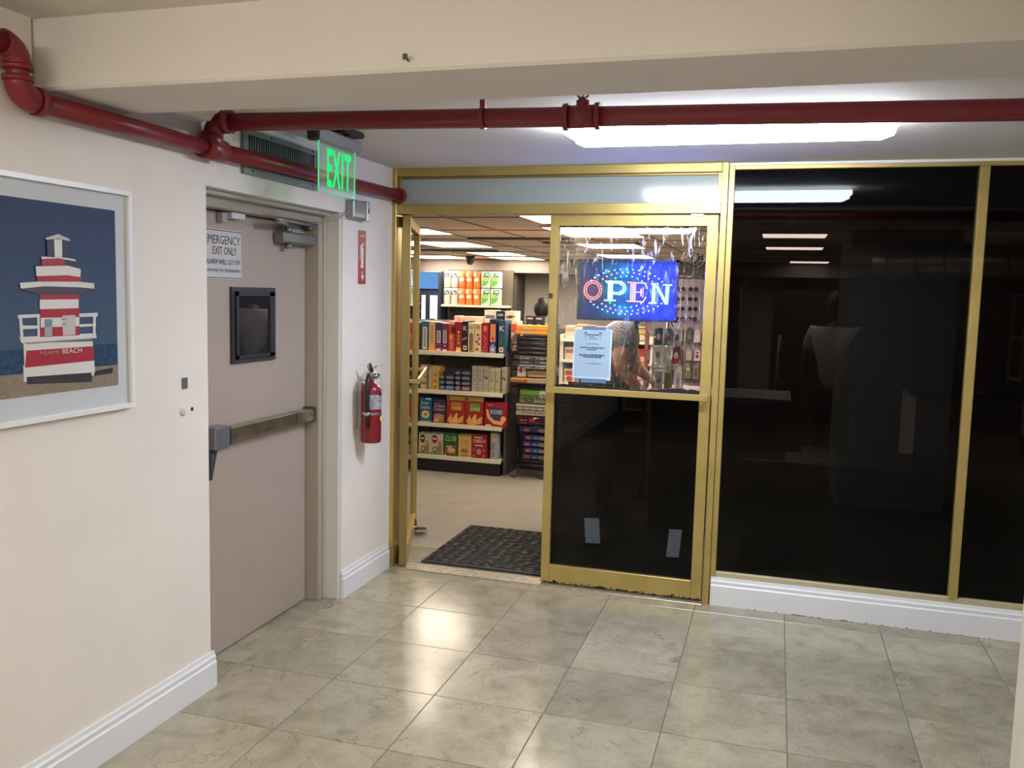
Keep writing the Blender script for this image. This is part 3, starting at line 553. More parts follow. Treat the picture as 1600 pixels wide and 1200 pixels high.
PIC = [
('r', 1.87, 1.325, 2.430, 1.407, SEA),
('r', 1.87, 1.268, 2.430, 1.336, SAND),
('p',[(2.3236,1.3223),(2.4055,1.3280),(2.4050,1.3097),(2.3231,1.3068)],(0.03, 0.03, 0.03)),
('p',[(2.0484,1.3292),(2.3131,1.3192),(2.3121,1.2884),(2.0560,1.3038)],(0.05, 0.04, 0.04)),
('p',[(2.0436,1.3611),(2.0547,1.3604),(2.0546,1.3110),(2.0442,1.3119)],(0.8, 0.78, 0.72)),
('p',[(2.3088,1.3466),(2.3212,1.3457),(2.3200,1.3086),(2.3097,1.3095)],(0.8, 0.78, 0.72)),
('p',[(2.0468,1.4239),(2.3183,1.4191),(2.3256,1.3183),(2.0482,1.3257)],(0.8, 0.78, 0.72)),
('p',[(2.0563,1.4024),(2.3189,1.4030),(2.3226,1.3564),(2.0493,1.3530)],(0.45, 0.02, 0.04)),
('p',[(2.0314,1.4434),(2.3327,1.4440),(2.3353,1.4284),(2.0434,1.4241)],(0.8, 0.78, 0.72)),
('p',[(2.0605,1.4212),(2.3164,1.4246),(2.3270,1.4296),(2.0469,1.4260)],(0.35, 0.3, 0.28)),
('p',[(2.0297,1.5077),(2.1095,1.5087),(2.1092,1.4994),(2.0293,1.4974)],(0.8, 0.78, 0.72)),
('p',[(2.0352,1.4765),(2.1065,1.4746),(2.1062,1.4661),(2.0348,1.4654)],(0.8, 0.78, 0.72)),
('p',[(2.0329,1.5042),(2.0439,1.5040),(2.0478,1.4274),(2.0367,1.4279)],(0.8, 0.78, 0.72)),
('p',[(2.0988,1.5067),(2.1077,1.5066),(2.1068,1.4354),(2.0979,1.4358)],(0.8, 0.78, 0.72)),
('p',[(2.2612,1.5080),(2.3421,1.5100),(2.3417,1.4977),(2.2609,1.4968)],(0.8, 0.78, 0.72)),
('p',[(2.2621,1.4743),(2.3336,1.4748),(2.3334,1.4671),(2.2618,1.4660)],(0.8, 0.78, 0.72)),
('p',[(2.3210,1.5034),(2.3335,1.5032),(2.3291,1.4318),(2.3187,1.4322)],(0.8, 0.78, 0.72)),
('p',[(2.1119,1.5738),(2.2625,1.5753),(2.2630,1.4404),(2.1070,1.4404)],(0.45, 0.02, 0.04)),
('p',[(2.1093,1.5512),(2.2617,1.5529),(2.2608,1.5253),(2.1083,1.5229)],(0.8, 0.78, 0.72)),
('p',[(2.1109,1.4973),(2.2629,1.4968),(2.2619,1.4690),(2.1098,1.4688)],(0.8, 0.78, 0.72)),
('p',[(2.1251,1.4927),(2.1543,1.4929),(2.1525,1.4423),(2.1232,1.4419)],(0.45, 0.45, 0.42)),
('p',[(2.1251,1.4927),(2.1543,1.4929),(2.1535,1.4698),(2.1242,1.4691)],(0.22, 0.33, 0.36)),
('p',[(2.1940,1.5031),(2.2463,1.5038),(2.2442,1.4426),(2.1938,1.4415)],(0.62, 0.58, 0.54)),
('p',[(2.0383,1.5978),(2.3284,1.6049),(2.3256,1.5836),(2.2603,1.5678),(2.1098,1.5653),(2.0410,1.5814)],(0.08, 0.07, 0.09)),
('p',[(2.0383,1.5992),(2.1247,1.6059),(2.2616,1.6073),(2.3283,1.6034),(2.3278,1.5866),(2.2610,1.5902),(2.1287,1.5911),(2.0411,1.5828)],(0.8, 0.78, 0.72)),
('p',[(2.1016,1.6299),(2.2723,1.6314),(2.2715,1.6075),(2.1006,1.6040)],(0.45, 0.02, 0.04)),
('p',[(2.0970,1.6487),(2.2193,1.6555),(2.2728,1.6463),(2.2700,1.6217),(2.2183,1.6262),(2.0986,1.6200)],(0.8, 0.78, 0.72)),
('p',[(2.1200,1.6714),(2.2105,1.6755),(2.2098,1.6566),(2.1193,1.6516)],(0.45, 0.02, 0.04)),
('p',[(2.2105,1.6755),(2.2499,1.6714),(2.2493,1.6537),(2.2098,1.6566)],(0.03, 0.035, 0.06)),
('p',[(2.1184,1.6776),(2.1871,1.6816),(2.2520,1.6752),(2.2518,1.6700),(2.1869,1.6759),(2.1182,1.6713)],(0.8, 0.78, 0.72)),
('p',[(2.1410,1.7304),(2.2287,1.7325),(2.2288,1.6792),(2.1409,1.6780)],(0.03, 0.035, 0.06)),
('p',[(2.1684,1.7322),(2.1992,1.7328),(2.1983,1.6793),(2.1693,1.6794)],(0.8, 0.78, 0.72)),
('p',[(2.1357,1.7335),(2.1848,1.7490),(2.2308,1.7363),(2.2296,1.7304),(2.1843,1.7347),(2.1382,1.7288)],(0.6, 0.6, 0.58)),
]
design('printed_tower', pc_, (PX-.0112, 0, 0), YU, ZU, PIC+[('t', 'MIAMI', 2.103, 1.386, 2.175, 1.399, (.55, .25, .22)), ('t', 'BEACH', 2.188, 1.386, 2.268, 1.4015, .01, (.80, .72, .66)), ('t', 'NOTICE', 2.187, 1.508, 2.209, 1.5115, (.2, .2, .2)), ('r', 2.187, 1.49, 2.209, 1.493, (.25, .25, .25)), ('r', 2.187, 1.475, 2.205, 1.478, (.25, .25, .25))], step=.00012)
obj('glazing', B(PX-.004, PX-.003, ya+q, yb-q, za+q, zb-q), glass((.98, .98, .98)), pc_)

# ================= OPEN SIGN on the glass =================
ox0, ox1, oz0, oz1, oy = -1.046, -.507, 1.474, 1.802, 4.715
op = thing('open_sign', 'lit LED open sign hung inside the right door glass', 'open sign', ((ox0+ox1)/2, oy, oz0))
obj('board', B(ox0+.012, ox1-.012, oy+.004, oy+.018, oz0+.012, oz1-.012), mat((.03, .045, .075), .6, spec=.15), op)
bm = bmesh.new()
for k in ((ox0, ox1, oz0, oz0+.013), (ox0, ox1, oz1-.013, oz1), (ox0, ox0+.013, oz0, oz1), (ox1-.013, ox1, oz0, oz1)): box(bm, k[0], k[1], oy-.004, oy+.02, k[2], k[3])
obj('bezel', bm, mat((.02, .022, .03), .4), op)
LW, LH = ox1-ox0, oz1-oz0
CB = emat((.12, .25, 1), 8); CR = emat((1, .13, .08), 3); CG = emat((.04, 1, .5), 3.4); CP = emat((1, .25, .6), 3.4); CW = emat((.30, 1, .75), 3.2)
def leds(name, pts, m, r=.0032):
    bm = bmesh.new()
    for u, v in pts:
        x, z = ox0+u*LW, oz0+v*LH; lathe(bm, (x, oy+.004, z), [(r, 0), (r, .004), (r*.6, .006)], seg=6, axis='Y')
    return obj(name, bm, m, op, stuff=True)
def ell(cu, cv, ru, rv, a0, a1, n): return [(cu+ru*math.cos(math.radians(a0+(a1-a0)*i/(n-1))), cv+rv*math.sin(math.radians(a0+(a1-a0)*i/(n-1)))) for i in range(n)]
leds('blue_light', ell(.49, .48, .40, .36, 152, 28, 15)+ell(.49, .47, .40, .36, 208, 332, 15), CB)
leds('pink_light', ell(.49, .47, .31, .32, 140, 34, 11)+ell(.49, .47, .31, .31, 220, 326, 11), CP)
leds('green_light', ell(.49, .45, .22, .28, 135, 45, 7)+ell(.49, .47, .22, .25, 225, 315, 7), CG, .0042)
def seg(a, b, n): return [(a[0]+(b[0]-a[0])*i/(n-1), a[1]+(b[1]-a[1])*i/(n-1)) for i in range(n)]
leds('letter_o', ell(.155, .49, .088, .155, 0, 348, 30)+ell(.155, .49, .066, .12, 0, 346, 24), CR, .0028)
P_ = []
for dx in (0, .018, .036): P_ += seg((.315+dx, .63), (.315+dx, .34), 15)
P_ += seg((.285, .64), (.44, .64), 9)+seg((.28, .33), (.385, .33), 7)+seg((.30, .615), (.43, .615), 8)
for k in (0, 1): P_ += ell(.425, .535, .05-.02*k+.01, .10-.035*k, 85, -85, 11-2*k)
P_ += seg((.35, .44), (.43, .43), 5)+seg((.35, .465), (.42, .46), 4)
leds('letter_p', P_, CW, .0032)
E_ = []
for dx in (0, .02, .04): E_ += seg((.54+dx, .60), (.54+dx, .34), 14)
E_ += seg((.51, .63), (.68, .62), 11)+seg((.505, .325), (.665, .32), 11)+seg((.60, .475), (.65, .475), 4)+seg((.64, .52), (.64, .42), 5)+seg((.66, .54), (.66, .40), 5)+seg((.68, .61), (.695, .54), 4)+seg((.665, .33), (.69, .39), 4)
leds('letter_e', E_, emat((1, .30, .28), 2.8), .0028)
N_ = seg((.74, .615), (.80, .615), 4)+seg((.86, .60), (.935, .60), 5)+seg((.725, .305), (.79, .305), 5)
for dx in (0, .018): N_ += seg((.755+dx, .60), (.755+dx, .315), 12)+seg((.89+dx, .59), (.885+dx, .30), 12)+seg((.785+dx, .58), (.88+dx, .30), 12)
leds('letter_n', N_, CW, .0032)
def glow(u, v, col, e):  # unseen point lights added before the board to give its coloured glow
    l = bpy.data.lights.new('board_glow_light', 'POINT'); l.color = col; l.energy = e; l.shadow_soft_size = 0.0
    o = bpy.data.objects.new('board_glow_light', l); COL.objects.link(o); o.parent = op; o.location = Vector((ox0+u*LW, oy-.030, oz0+v*LH))-op.location
for i in range(6):
    for j in range(3):
        u, v = .12+.16*i, .18+.32*j; k = max(0, min(1, (u-.30)/.5))
        g = max(0, 1-abs(u-.40)/.22)*(.8 if j == 1 else .6)
        glow(u, v, (.02, .03, 1), .02+.42*k)
        if g > 0: glow(u+.03, v, (.01, 1, .35), .13*g)
glow(.15, .5, (1, .08, .03), .03)
tube(bm := bmesh.new(), [(ox1-.06, oy+.02, oz0+.05), (ox1-.02, oy+.03, oz0-.02), (ox1+.0, oy+.03, oz0-.12), (ox1+.04, oy+.03, oz0-.22), (ox1+.04, oy+.03, oz0-.40), (ox1+.045, oy+.02, .9), (ox1+.045, oy+.02, .3)], .003, 6); obj('power_cord', bm, BLACK, op)
for u in (.25, .75):
    tube(bm := bmesh.new(), [(ox0+u*LW, oy+.01, oz1-.005), (ox0+.5*LW+(u-.5)*.1, oy-.012, 1.962)], .0012, 4); obj('hanging_chain', bm, STEEL, op)
# ================= PAPER NOTICE =================
nx0, nx1, nz0, nz1, ny = -1.050, -.838, 1.160, 1.430, 4.6725
no = obj('paper_notice', prism(bmesh.new(), [(nx0, nz0), (nx1-.002, nz0-.006), (nx1, nz1-.004), (nx0+.004, nz1)], 'Y', 4.6626, 4.6632), mat((.55, .66, .78), .6)); tag(no, 'pale blue printed store notice taped to the right door glass', 'notice')
TB = (.10, .19, .36); IK = (.05, .08, .14)
E2 = [('r', .03, .02, .97, .98, (.42, .53, .63)), ('r', .055, .035, .945, .965, (.33, .45, .58)),
      ('r', .315, .78, .325, .88, IK), ('r', .695, .78, .705, .88, IK), ('p', [(.26, .90), (.32, .93), (.38, .90), (.32, .91)], IK), ('p', [(.28, .87), (.32, .92), (.37, .86), (.32, .895)], IK), ('p', [(.64, .90), (.70, .93), (.76, .90), (.70, .91)], IK), ('p', [(.65, .87), (.70, .92), (.75, .86), (.70, .895)], IK),
      ('t', 'Now Hiring', .34, .67, .66, .71, .01, IK), ('e', .5, .53, .012, .009, IK), ('t', 'CALL', .26, .30, .38, .322, .0, (.22, .30, .38))]
def word_bars(u0, u1, v0, v1, seed, c=IK):   # lines of print too blurred to read: short dark bars the length of their words
    q = random.Random(seed); u = u0; out = []
    while u < u1-.02:
        w_ = min(q.uniform(.04, .13), u1-u); out.append(('r', u, v0+.003*q.random(), u+w_, v1-.004*q.random(), c)); u += w_+.012
    return out
for k, a in enumerate(((.36, .66, .86, .885), (.39, .62, .79, .803), (.42, .56, .825, .84), (.18, .82, .608, .63), (.36, .64, .572, .592), (.17, .82, .462, .486), (.27, .75, .427, .449))): E2 += word_bars(*a, k)
E2 += word_bars(.42, .75, .303, .32, 9, (.22, .30, .38))
design('lettering', no, (nx0, 4.6626, nz0), XU, ZU, E2, W=nx1-nx0, H=nz1-nz0, step=.00012)
obj('tape_strip', B(nx0+.05, nx1-.035, 4.6622, 4.6634, nz1-.008, nz1+.010), mat(TB, .4), no); obj('tape_strip', B(nx0+.05, nx1-.025, 4.6622, 4.6634, nz0-.022, nz0+.0), mat(TB, .4), no)

# ================= DOOR MAT =================
dm = obj('door_mat', B(-1.955, -.95, 4.755, 5.64, 0, .012, bev=.003), mat((.022, .02, .017), .8)); tag(dm, 'black ribbed rubber door mat just inside the shop doorway', 'doormat')
bm = bmesh.new(); r_ = random.Random(5)
for i in range(15):
    for j in range(26):
        x = -1.91+i*.065+r_.uniform(-.012, .012); y = 4.79+j*.033; a = r_.uniform(-.5, .5); l = r_.uniform(.022, .036)
        tube(bm, [(x-l, y-l*a*.4, .0125), (x, y+.006*r_.uniform(-1, 1), .0165), (x+l, y+l*a*.4, .0125)], .004, 4)
obj('rubber_ridge', bm, mat((.035, .032, .027), .6), dm, stuff=True)

# ================= SHOP: GONDOLA SHELVING =================
YF = 7.30
LIPM = mat((.72, .66, .50), .4); PEG = mat((.16, .14, .12), .6); UPR = mat((.10, .095, .09), .5)
gx0, gx1 = -4.3, -2.255
gd = thing('gondola_shelf', 'black and cream gondola shelving full of cereal and crackers inside the open doorway', 'shelving', ((gx0+gx1)/2, 7.55, 0))
obj('base_deck', B(gx0, gx1-.02, YF+.02, 7.74, .0, .130), BLACK, gd); obj('back_panel', B(gx0, gx1, 7.74, 7.76, .13, 1.35), PEG, gd)
LV = [.145, .437, .735, 1.082]
for z in LV:
    s = obj('shelf', B(gx0, gx1-.01, YF+.006, 7.74, z-.022, z), mat((.55, .52, .44), .5), gd); obj('price_lip', B(gx0, gx1-.005, YF-.004, YF+.006, z-.032, z+.006, bev=.001), LIPM, s)
for x in (gx1-.01, -3.10): obj('upright', B(x-.012, x+.012, 7.70, 7.76, 0, 1.36), UPR, gd)
obj('end_panel', B(gx1, gx1+.012, YF+.06, 7.76, 0, 1.10), UPR, gd)
for z in LV[1:]:
    obj('shelf_bracket', prism(bmesh.new(), [(YF+.03, z-.022), (7.74, z-.022), (7.74, z-.10)], 'X', -3.105, -3.095), CREAM, gd)
# perforations of the back panel, visible above the second shelf
bm = bmesh.new()
for i in range(34):
    for j in range(9): box(bm, -3.04+i*.023-.003, -3.04+i*.023+.003, 7.7385, 7.7397, .80+j*.026-.003, .80+j*.026+.003)
obj('peg_hole', bm, BLACK, gd, stuff=True)

def carton(name, label, cat, grp, x0, x1, z0, h, col, el, y=YF+.03, dep=.07, rough=.45, lean=0):
    o = obj(name, B(x0, x1, y, y+dep, z0+.0005, z0+h, bev=.0015), mat(col, rough)); tag(o, label, cat, grp)
    if el: design('front_print', o, (x0, y, z0), XU, ZU, el, W=x1-x0, H=h, step=.0003)
    return o
def px(x): return -3.071+(x-652)*.0060   # position along the shelf front
Y_, O_, R2, W_, BL = (.85, .55, .08), (.85, .28, .05), (.45, .02, .03), (.80, .76, .68), (.02, .06, .22)
# --- cereal row (spines to the front) ---
CER = [(657, 668, .265, (.03, .13, .20), 'teal cereal box with a pale strip, at the left end of the cereal row', [('r', .22, .06, .80, .80, (.75, .72, .60)), ('r', .34, .12, .68, .76, (.30, .26, .2))]),
 (669, 679, .262, (.75, .28, .10), 'orange cereal box with tan panel beside the teal cereal box', [('r', .15, .25, .85, .95, (.62, .45, .26)), ('r', .35, .28, .65, .9, (.35, .28, .14)), ('r', 0, 0, 1, .22, (.9, .32, .05))]),
 (680, 689, .255, (.16, .04, .14), 'purple cereal box with a navy top and pale strip', [('r', 0, .72, 1, 1, (.02, .05, .14)), ('r', .2, .30, .85, .72, (.62, .55, .45)), ('r', .35, .34, .7, .7, (.25, .24, .16)), ('r', .1, .02, .9, .1, (.85, .5, .4))]),
 (690, 699, .250, (.18, .03, .10), 'maroon cereal box with a pale strip beside the navy topped one', [('r', .2, .30, .8, .76, (.62, .55, .45)), ('r', .35, .34, .68, .74, (.25, .24, .16)), ('r', .1, .0, .9, .08, (.85, .5, .4)), ('e', .5, .2, .2, .03, (.5, .3, .4))]),
 (700, 710, .272, (.50, .05, .04), 'red cereal box with a dark round picture near the top', [('e', .75, .72, .3, .13, (.08, .02, .02)), ('e', .4, .48, .3, .1, (.75, .25, .15)), ('r', .3, .08, .7, .36, (.55, .2, .12)), ('r', 0, .9, 1, 1, (.8, .5, .4))]),
 (711, 721, .268, (.33, .02, .03), 'dark red cereal box with a column of gold rings', [('e', .5, .30, .18, .04, (.8, .55, .2)), ('e', .5, .30, .10, .02, (.33, .02, .03)), ('e', .5, .42, .18, .04, (.8, .55, .2)), ('e', .5, .42, .10, .02, (.33, .02, .03)), ('e', .5, .54, .18, .04, (.8, .55, .2)), ('e', .5, .54, .1, .02, (.33, .02, .03)), ('e', .5, .66, .18, .04, (.7, .45, .2)), ('p', [(.05, .05), (.3, .2), (.5, .12), (.75, .2), (.95, .05), (.6, 0), (.3, 0)], (.9, .55, .15))]),
 (722, 730, .275, (.025, .02, .02), 'black cereal box with a white letter and a small white square', [('t', 'K', .15, .70, .85, .85, .03, W_), ('p', [(0, .38), (.9, .46), (.9, .5), (0, .43)], (.4, .35, .3)), ('r', .2, .08, .85, .22, (.75, .65, .6)), ('r', .35, .11, .7, .19, R2)]),
 (731, 740, .262, (.68, .55, .38), 'beige cereal box with a brown oval panel', [('r', .2, .06, .85, .6, (.25, .13, .06)), ('e', .52, .6, .32, .07, (.25, .13, .06)), ('r', 0, 0, 1, .08, (.25, .3, .08)), ('r', .15, .8, .85, .92, (.45, .35, .2))]),
 (741, 751, .262, (.74, .52, .32), 'tan cereal box printed with brown cereal pieces', [('e', .5, .6, .2, .05, (.25, .1, .05)), ('e', .7, .48, .2, .05, (.3, .12, .06)), ('e', .35, .38, .22, .05, (.22, .09, .04)), ('e', .65, .3, .2, .04, (.28, .1, .05)), ('e', .4, .12, .25, .05, (.3, .14, .06)), ('r', .2, .8, .8, .92, (.4, .25, .12))]),
 (752, 762, .268, (.42, .02, .04), 'crimson cereal box with pink dots', [('p', [(.1, .95), (.5, 1), (.9, .95), (.9, .9), (.1, .9)], (.2, .01, .02)), ('r', .25, .72, .75, .9, (.72, .2, .12)), ('e', .35, .55, .1, .02, (.8, .4, .4)), ('e', .65, .5, .1, .02, (.8, .4, .4)), ('e', .45, .42, .1, .02, (.8, .4, .4)), ('e', .6, .3, .1, .02, (.8, .4, .4)), ('e', .4, .2, .1, .02, (.8, .4, .4)), ('r', 0, 0, .3, .12, (.2, .2, .05))]),
 (764, 774, .300, (.02, .03, .09), 'tall navy cereal box with an orange panel', [('r', .08, .34, .9, .86, (.80, .25, .07)), ('e', .5, .44, .2, .05, (.35, .05, .02)), ('t', 'OATS', .1, .89, .9, .94, .01, W_), ('p', [(.05, 0), (.95, 0), (.95, .2), (.5, .3), (.05, .2)], (.2, .24, .5)), ('e', .5, .12, .25, .05, (.7, .45, .5))]),
 (777, 788, .292, (.03, .075, .12), 'slate blue cereal box with a white letter at the right of the row', [('t', 'K', .2, .68, .85, .84, .03, W_), ('t', 'SPECIAL', .1, .60, .9, .64, .0, (.4, .5, .55)), ('r', .2, .06, .75, .2, (.75, .65, .55)), ('r', .35, .09, .6, .17, R2), ('p', [(.3, .3), (.5, .5), (.6, .5), (.45, .3)], (.12, .16, .12))])]
for a, b, h, c, l, e in CER: carton('cereal_box', l, 'cereal box', 'cereal boxes in the front row', px(a), px(b), LV[3], h, c, [q for q in e if not (q[0] == 't' and q[1] in ('OATS', 'SPECIAL'))], dep=.19)
for a, b, h, c, l, e in [(696, 703, .315, (.80, .45, .35), 'pink topped carton standing behind the red cereal box', []), (704, 711, .31, (.82, .55, .42), 'peach topped carton standing behind the cereal boxes', []), (712, 742, .312, (.80, .62, .40), 'wide cream carton standing behind the black cereal box', []),
    (744, 762, .375, (.72, .66, .55), 'tall white carton with dark print behind the crimson box', [('r', .1, .80, .9, .88, (.12, .16, .3)), ('e', .7, .74, .25, .05, (.1, .08, .1)), ('r', 0, 0, 1, .62, (.8, .5, .2))]), (763, 775, .37, (.02, .02, .05), 'black carton behind the tall navy cereal box', [('r', .15, .88, .85, .93, (.4, .4, .45))]), (776, 793, .372, (.70, .60, .46), 'cream carton with a dark swoosh behind the slate blue box', [('p', [(0, .85), (.5, .9), (1, .88), (.5, .82)], (.1, .06, .05))])]:
    carton('snack_carton', l, 'carton', 'cartons behind the cereal row', px(a), px(b), LV[3], h, c, e, y=YF+.235, dep=.15)
carton('cereal_box', 'white and red cereal box at the far right end of the cereal row', 'cereal box', 'cereal boxes in the front row', px(792), px(802), 1.11, .26, (.80, .60, .45), [('r', .05, .62, .9, .9, (.75, .10, .06)), ('p', [(.1, .1), (.3, .1), (.8, .5), (.6, .5)], (.6, .1, .05))], y=YF+.12, dep=.15)
for k, x in enumerate((-3.62, -3.50, -3.36, -3.24, -3.16)):
    carton('cereal_box', 'cereal box seen through the glass of the open door, '+('farthest left', 'second from left', 'middle', 'fourth from left', 'nearest the door edge')[k], 'cereal box', 'cereal boxes left of the door leaf', x, x+.08, LV[3], .25, ((.2, .05, .05), (.3, .05, .06), (.18, .06, .04), (.35, .12, .05), (.22, .05, .06))[k], [('r', .2, .3, .8, .7, (.3, .12, .1))], dep=.19)
# --- second shelf: small tan boxes, dark tins, pale tall cartons ---
ws = ['lowest', 'second', 'third', 'topmost']
for k in range(3):
    carton('tea_box', 'tan box in the far left pile of the second shelf, '+ws[k], 'box', 'tan boxes at the left of the second shelf', px(656), px(667), LV[2]+.058*k, .057, (.42, .30, .15), [('e', .5, .5, .3, .25, (.6, .5, .3)), ('r', 0, .85, 1, 1, (.25, .15, .07))], dep=.12)
carton('tea_box', 'pink topped small box on the far left pile of the second shelf', 'box', None, px(656), px(666), LV[2]+.175, .045, (.65, .35, .22), [('r', .1, .3, .9, .8, (.8, .6, .5))], dep=.12)
for k in range(3): carton('ochre_box', 'ochre box in the pile left of the dark packs, '+ws[k], 'box', 'ochre boxes on the second shelf', px(676), px(685), LV[2]+.054*k, .053, (.62, .36, .08), [('e', .5, .5, .3, .25, (.35, .16, .04))], dep=.12)
carton('ochre_box', 'ochre box lying across the top of its pile', 'box', None, px(676), px(688), LV[2]+.163, .05, (.62, .38, .10), [('r', 0, 0, .2, 1, (.6, .5, .35))], dep=.12)
carton('tea_box', 'tall grey tan box beside the ochre pile', 'box', None, px(669), px(675.5), LV[2], .215, (.40, .31, .2), [('r', .2, .1, .8, .9, (.5, .42, .3)), ('r', 0, .48, 1, .5, (.2, .15, .1))], dep=.12)
for i, (a, b) in enumerate(((686, 694), (695, 709), (710, 719), (720, 735))):
    for k in range(3 + (i > 1)):
        c = [(.06, .09, .18), (.025, .05, .14), (.07, .05, .08), (.08, .07, .08)][k] if i < 2 else [(.20, .07, .07), (.06, .05, .08), (.05, .045, .07), (.05, .05, .08)][k]
        h = .046; o = obj('canned_pack', B(px(a)+.003, px(b), YF+.04, YF+.15, LV[2]+h*k+.0005, LV[2]+h*k+.0445, bev=.010), mat(c, .35))
        tag(o, f"dark flat snack pack, {('far left', 'second', 'third', 'right')[i]} column of the dark packs, {ws[k]}", 'pack', 'dark flat packs on the second shelf')
        design('front_print', o, (px(a)+.005, YF+.04, LV[2]+h*k+.008), XU, ZU, [('p', [(.08, .35), (.5, .2), (.92, .35), (.9, .8), (.5, .95), (.1, .8)], (.30, .28, .33) if i > 1 or k else (.22, .3, .4)), ('r', .25, .45, .75, .6, (.10, .09, .14))], W=px(b)-px(a)-.004, H=.028)
for k, (a, b, g) in enumerate(((738, 746, 0), (747, 755, 0), (756, 764, 1), (765, 773, 2), (774, 781.5, 2), (784, 791, 1))):
    c = (.42, .38, .28) if g < 2 else (.46, .43, .28)
    carton('pale_carton', f"pale grey green carton, {('first', 'second', 'third', 'fourth', 'fifth', 'sixth')[k]} from the left in its row", 'carton', 'pale cartons on the second shelf', px(a), px(b), LV[2], .232-.012*(g == 2), c,
        [('r', 0, .62, 1, .64, (.22, .2, .14)), ('r', 0, .3, 1, .315, (.25, .22, .16)), ('r', .15, .8, .8, .86, (.28, .25, .18)), ('r', .2, .7, .7, .74, (.28, .25, .18)), ('r', .2, .1, .8, .22, (.33, .3, .2))]+([('e', .6, .55, .3, .05, (.08, .07, .05)), ('e', .3, .6, .2, .03, (.1, .08, .06))] if g == 1 else [('r', .25, .5, .7, .55, (.2, .2, .13)), ('r', .25, .42, .7, .47, (.2, .2, .13))]), dep=.12)
# --- third shelf ---
def cheese(b): return [('r', 0, .86, 1, 1, (.68, .40, .05)), ('r', .0, .88, .18, .96, (.15, .12, .12)), ('r', .25, .50, .82, .78, b), ('t', 'CHEESE', .27, .52, .80, .62, .01, (.85, .6, .1)), ('p', [(.05, .12), (.25, .38), (.32, .2), (.55, .42), (.62, .2), (.95, .34), (.9, .08), (.5, .02), (.2, .02)], (.80, .38, .10)), ('p', [(.4, .1), (.55, .4), (.62, .38), (.55, .08)], (.85, .5, .2))]
carton('cracker_box', 'blue cracker box with white script beside the open door edge', 'cracker box', 'boxes on the third shelf', px(656), px(675), LV[1], .222, (.02, .16, .24), [('r', .5, .93, .95, .99, (.6, .7, .75)), ('t', 'Oyster', .12, .70, .75, .84, .01, W_), ('t', 'Crackers', .05, .55, .85, .68, .01, W_), ('e', .5, .32, .34, .16, (.78, .6, .3)), ('e', .5, .32, .14, .06, (.4, .2, .05)), ('r', .1, 0, .9, .06, (.3, .5, .55))])
carton('cracker_box', 'navy graham cracker box with pink lettering', 'cracker box', 'boxes on the third shelf', px(677.5), px(697), LV[1], .215, (.035, .035, .10), [('r', .1, .8, .5, .85, (.4, .1, .12)), ('t', 'Graham', .1, .66, .95, .80, .012, (.78, .48, .45)), ('t', 'Crackers', .05, .52, .95, .65, .012, (.78, .48, .45)), ('r', .05, .04, .9, .36, (.45, .18, .07)), ('e', .5, .28, .4, .12, (.55, .25, .1)), ('e', .3, .12, .2, .07, (.7, .45, .3))])
carton('cheese_cracker_box', 'red cheese cracker box with yellow band, left of the green labelled one', 'cracker box', 'boxes on the third shelf', px(699), px(728), LV[1], .252, (.36, .03, .02), cheese((.50, .22, .03)))
carton('cheese_cracker_box', 'red cheese cracker box with green label and yellow band', 'cracker box', 'boxes on the third shelf', px(729), px(757), LV[1], .252, (.36, .03, .02), cheese((.16, .36, .06)))
carton('round_cracker_box', 'wide red box of round crackers with blue badge', 'cracker box', 'boxes on the third shelf', px(759), px(793), LV[1], .217, (.34, .015, .02), [('p', [(.05, .7), (.12, .35), (.4, .12), (.8, .08), (.95, .3), (.85, .36), (.7, .24), (.45, .26), (.25, .42), (.15, .7)], (.78, .48, .15)), ('e', .85, .34, .12, .11, (.80, .52, .2)), ('p', [(.25, .72), (.5, .82), (.8, .76), (.82, .5), (.66, .34), (.42, .32), (.26, .46)], (.04, .05, .16)), ('t', 'ROUND', .27, .52, .80, .70, .02, W_), ('r', .12, .86, .4, .9, (.6, .3, .3)), ('r', .05, .03, .3, .08, W_)])
carton('cracker_box', 'orange box seen through the open door glass on the third shelf', 'cracker box', 'boxes on the third shelf', px(632), px(652), LV[1], .22, (.42, .18, .05), [('e', .5, .55, .35, .2, (.55, .3, .1)), ('r', 0, .85, 1, 1, (.3, .2, .1)), ('r', 0, 0, 1, .25, (.4, .04, .03))])
# --- bottom shelf ---
def animal(c): return [('e', .35, .72, .22, .2, c), ('r', .2, .70, .5, .76, W_), ('p', [(.55, .15), (.6, .45), (.7, .6), (.85, .62), (.95, .4), (.9, .1)], (.38, .18, .06)), ('e', .75, .55, .15, .12, (.5, .28, .1)), ('e', .4, .25, .2, .14, (.12, .14, .05)), ('e', .4, .25, .12, .08, (.6, .5, .25)), ('r', 0, 0, 1, .12, (.22, .26, .08)), ('p', [(0, .9), (.3, 1), (.6, .93), (1, .98), (1, 1), (0, 1)], (.15, .22, .22))]
carton('animal_cracker_box', 'cream animal cracker box with a black round badge', 'cracker box', 'boxes on the bottom shelf', px(655), px(673), LV[0], .196, (.58, .50, .38), animal((.03, .03, .03)))
carton('animal_cracker_box', 'cream animal cracker box with a red round badge', 'cracker box', 'boxes on the bottom shelf', px(673.5), px(694), LV[0], .200, (.58, .50, .38), animal((.30, .02, .04)))
carton('club_cracker_box', 'green club cracker box on the bottom shelf', 'cracker box', 'boxes on the bottom shelf', px(696), px(717), LV[0], .212, (.02, .13, .035), [('t', 'CLUB', .08, .64, .92, .86, .02, (.45, .65, .12)), ('p', [(.05, .05), (.05, .3), (.4, .42), (.9, .52), (.95, .3), (.9, .06)], (.25, .08, .04)), ('e', .55, .25, .3, .12, (.7, .42, .16)), ('e', .4, .4, .25, .05, (.6, .35, .2)), ('r', .0, .0, .2, .04, W_)])
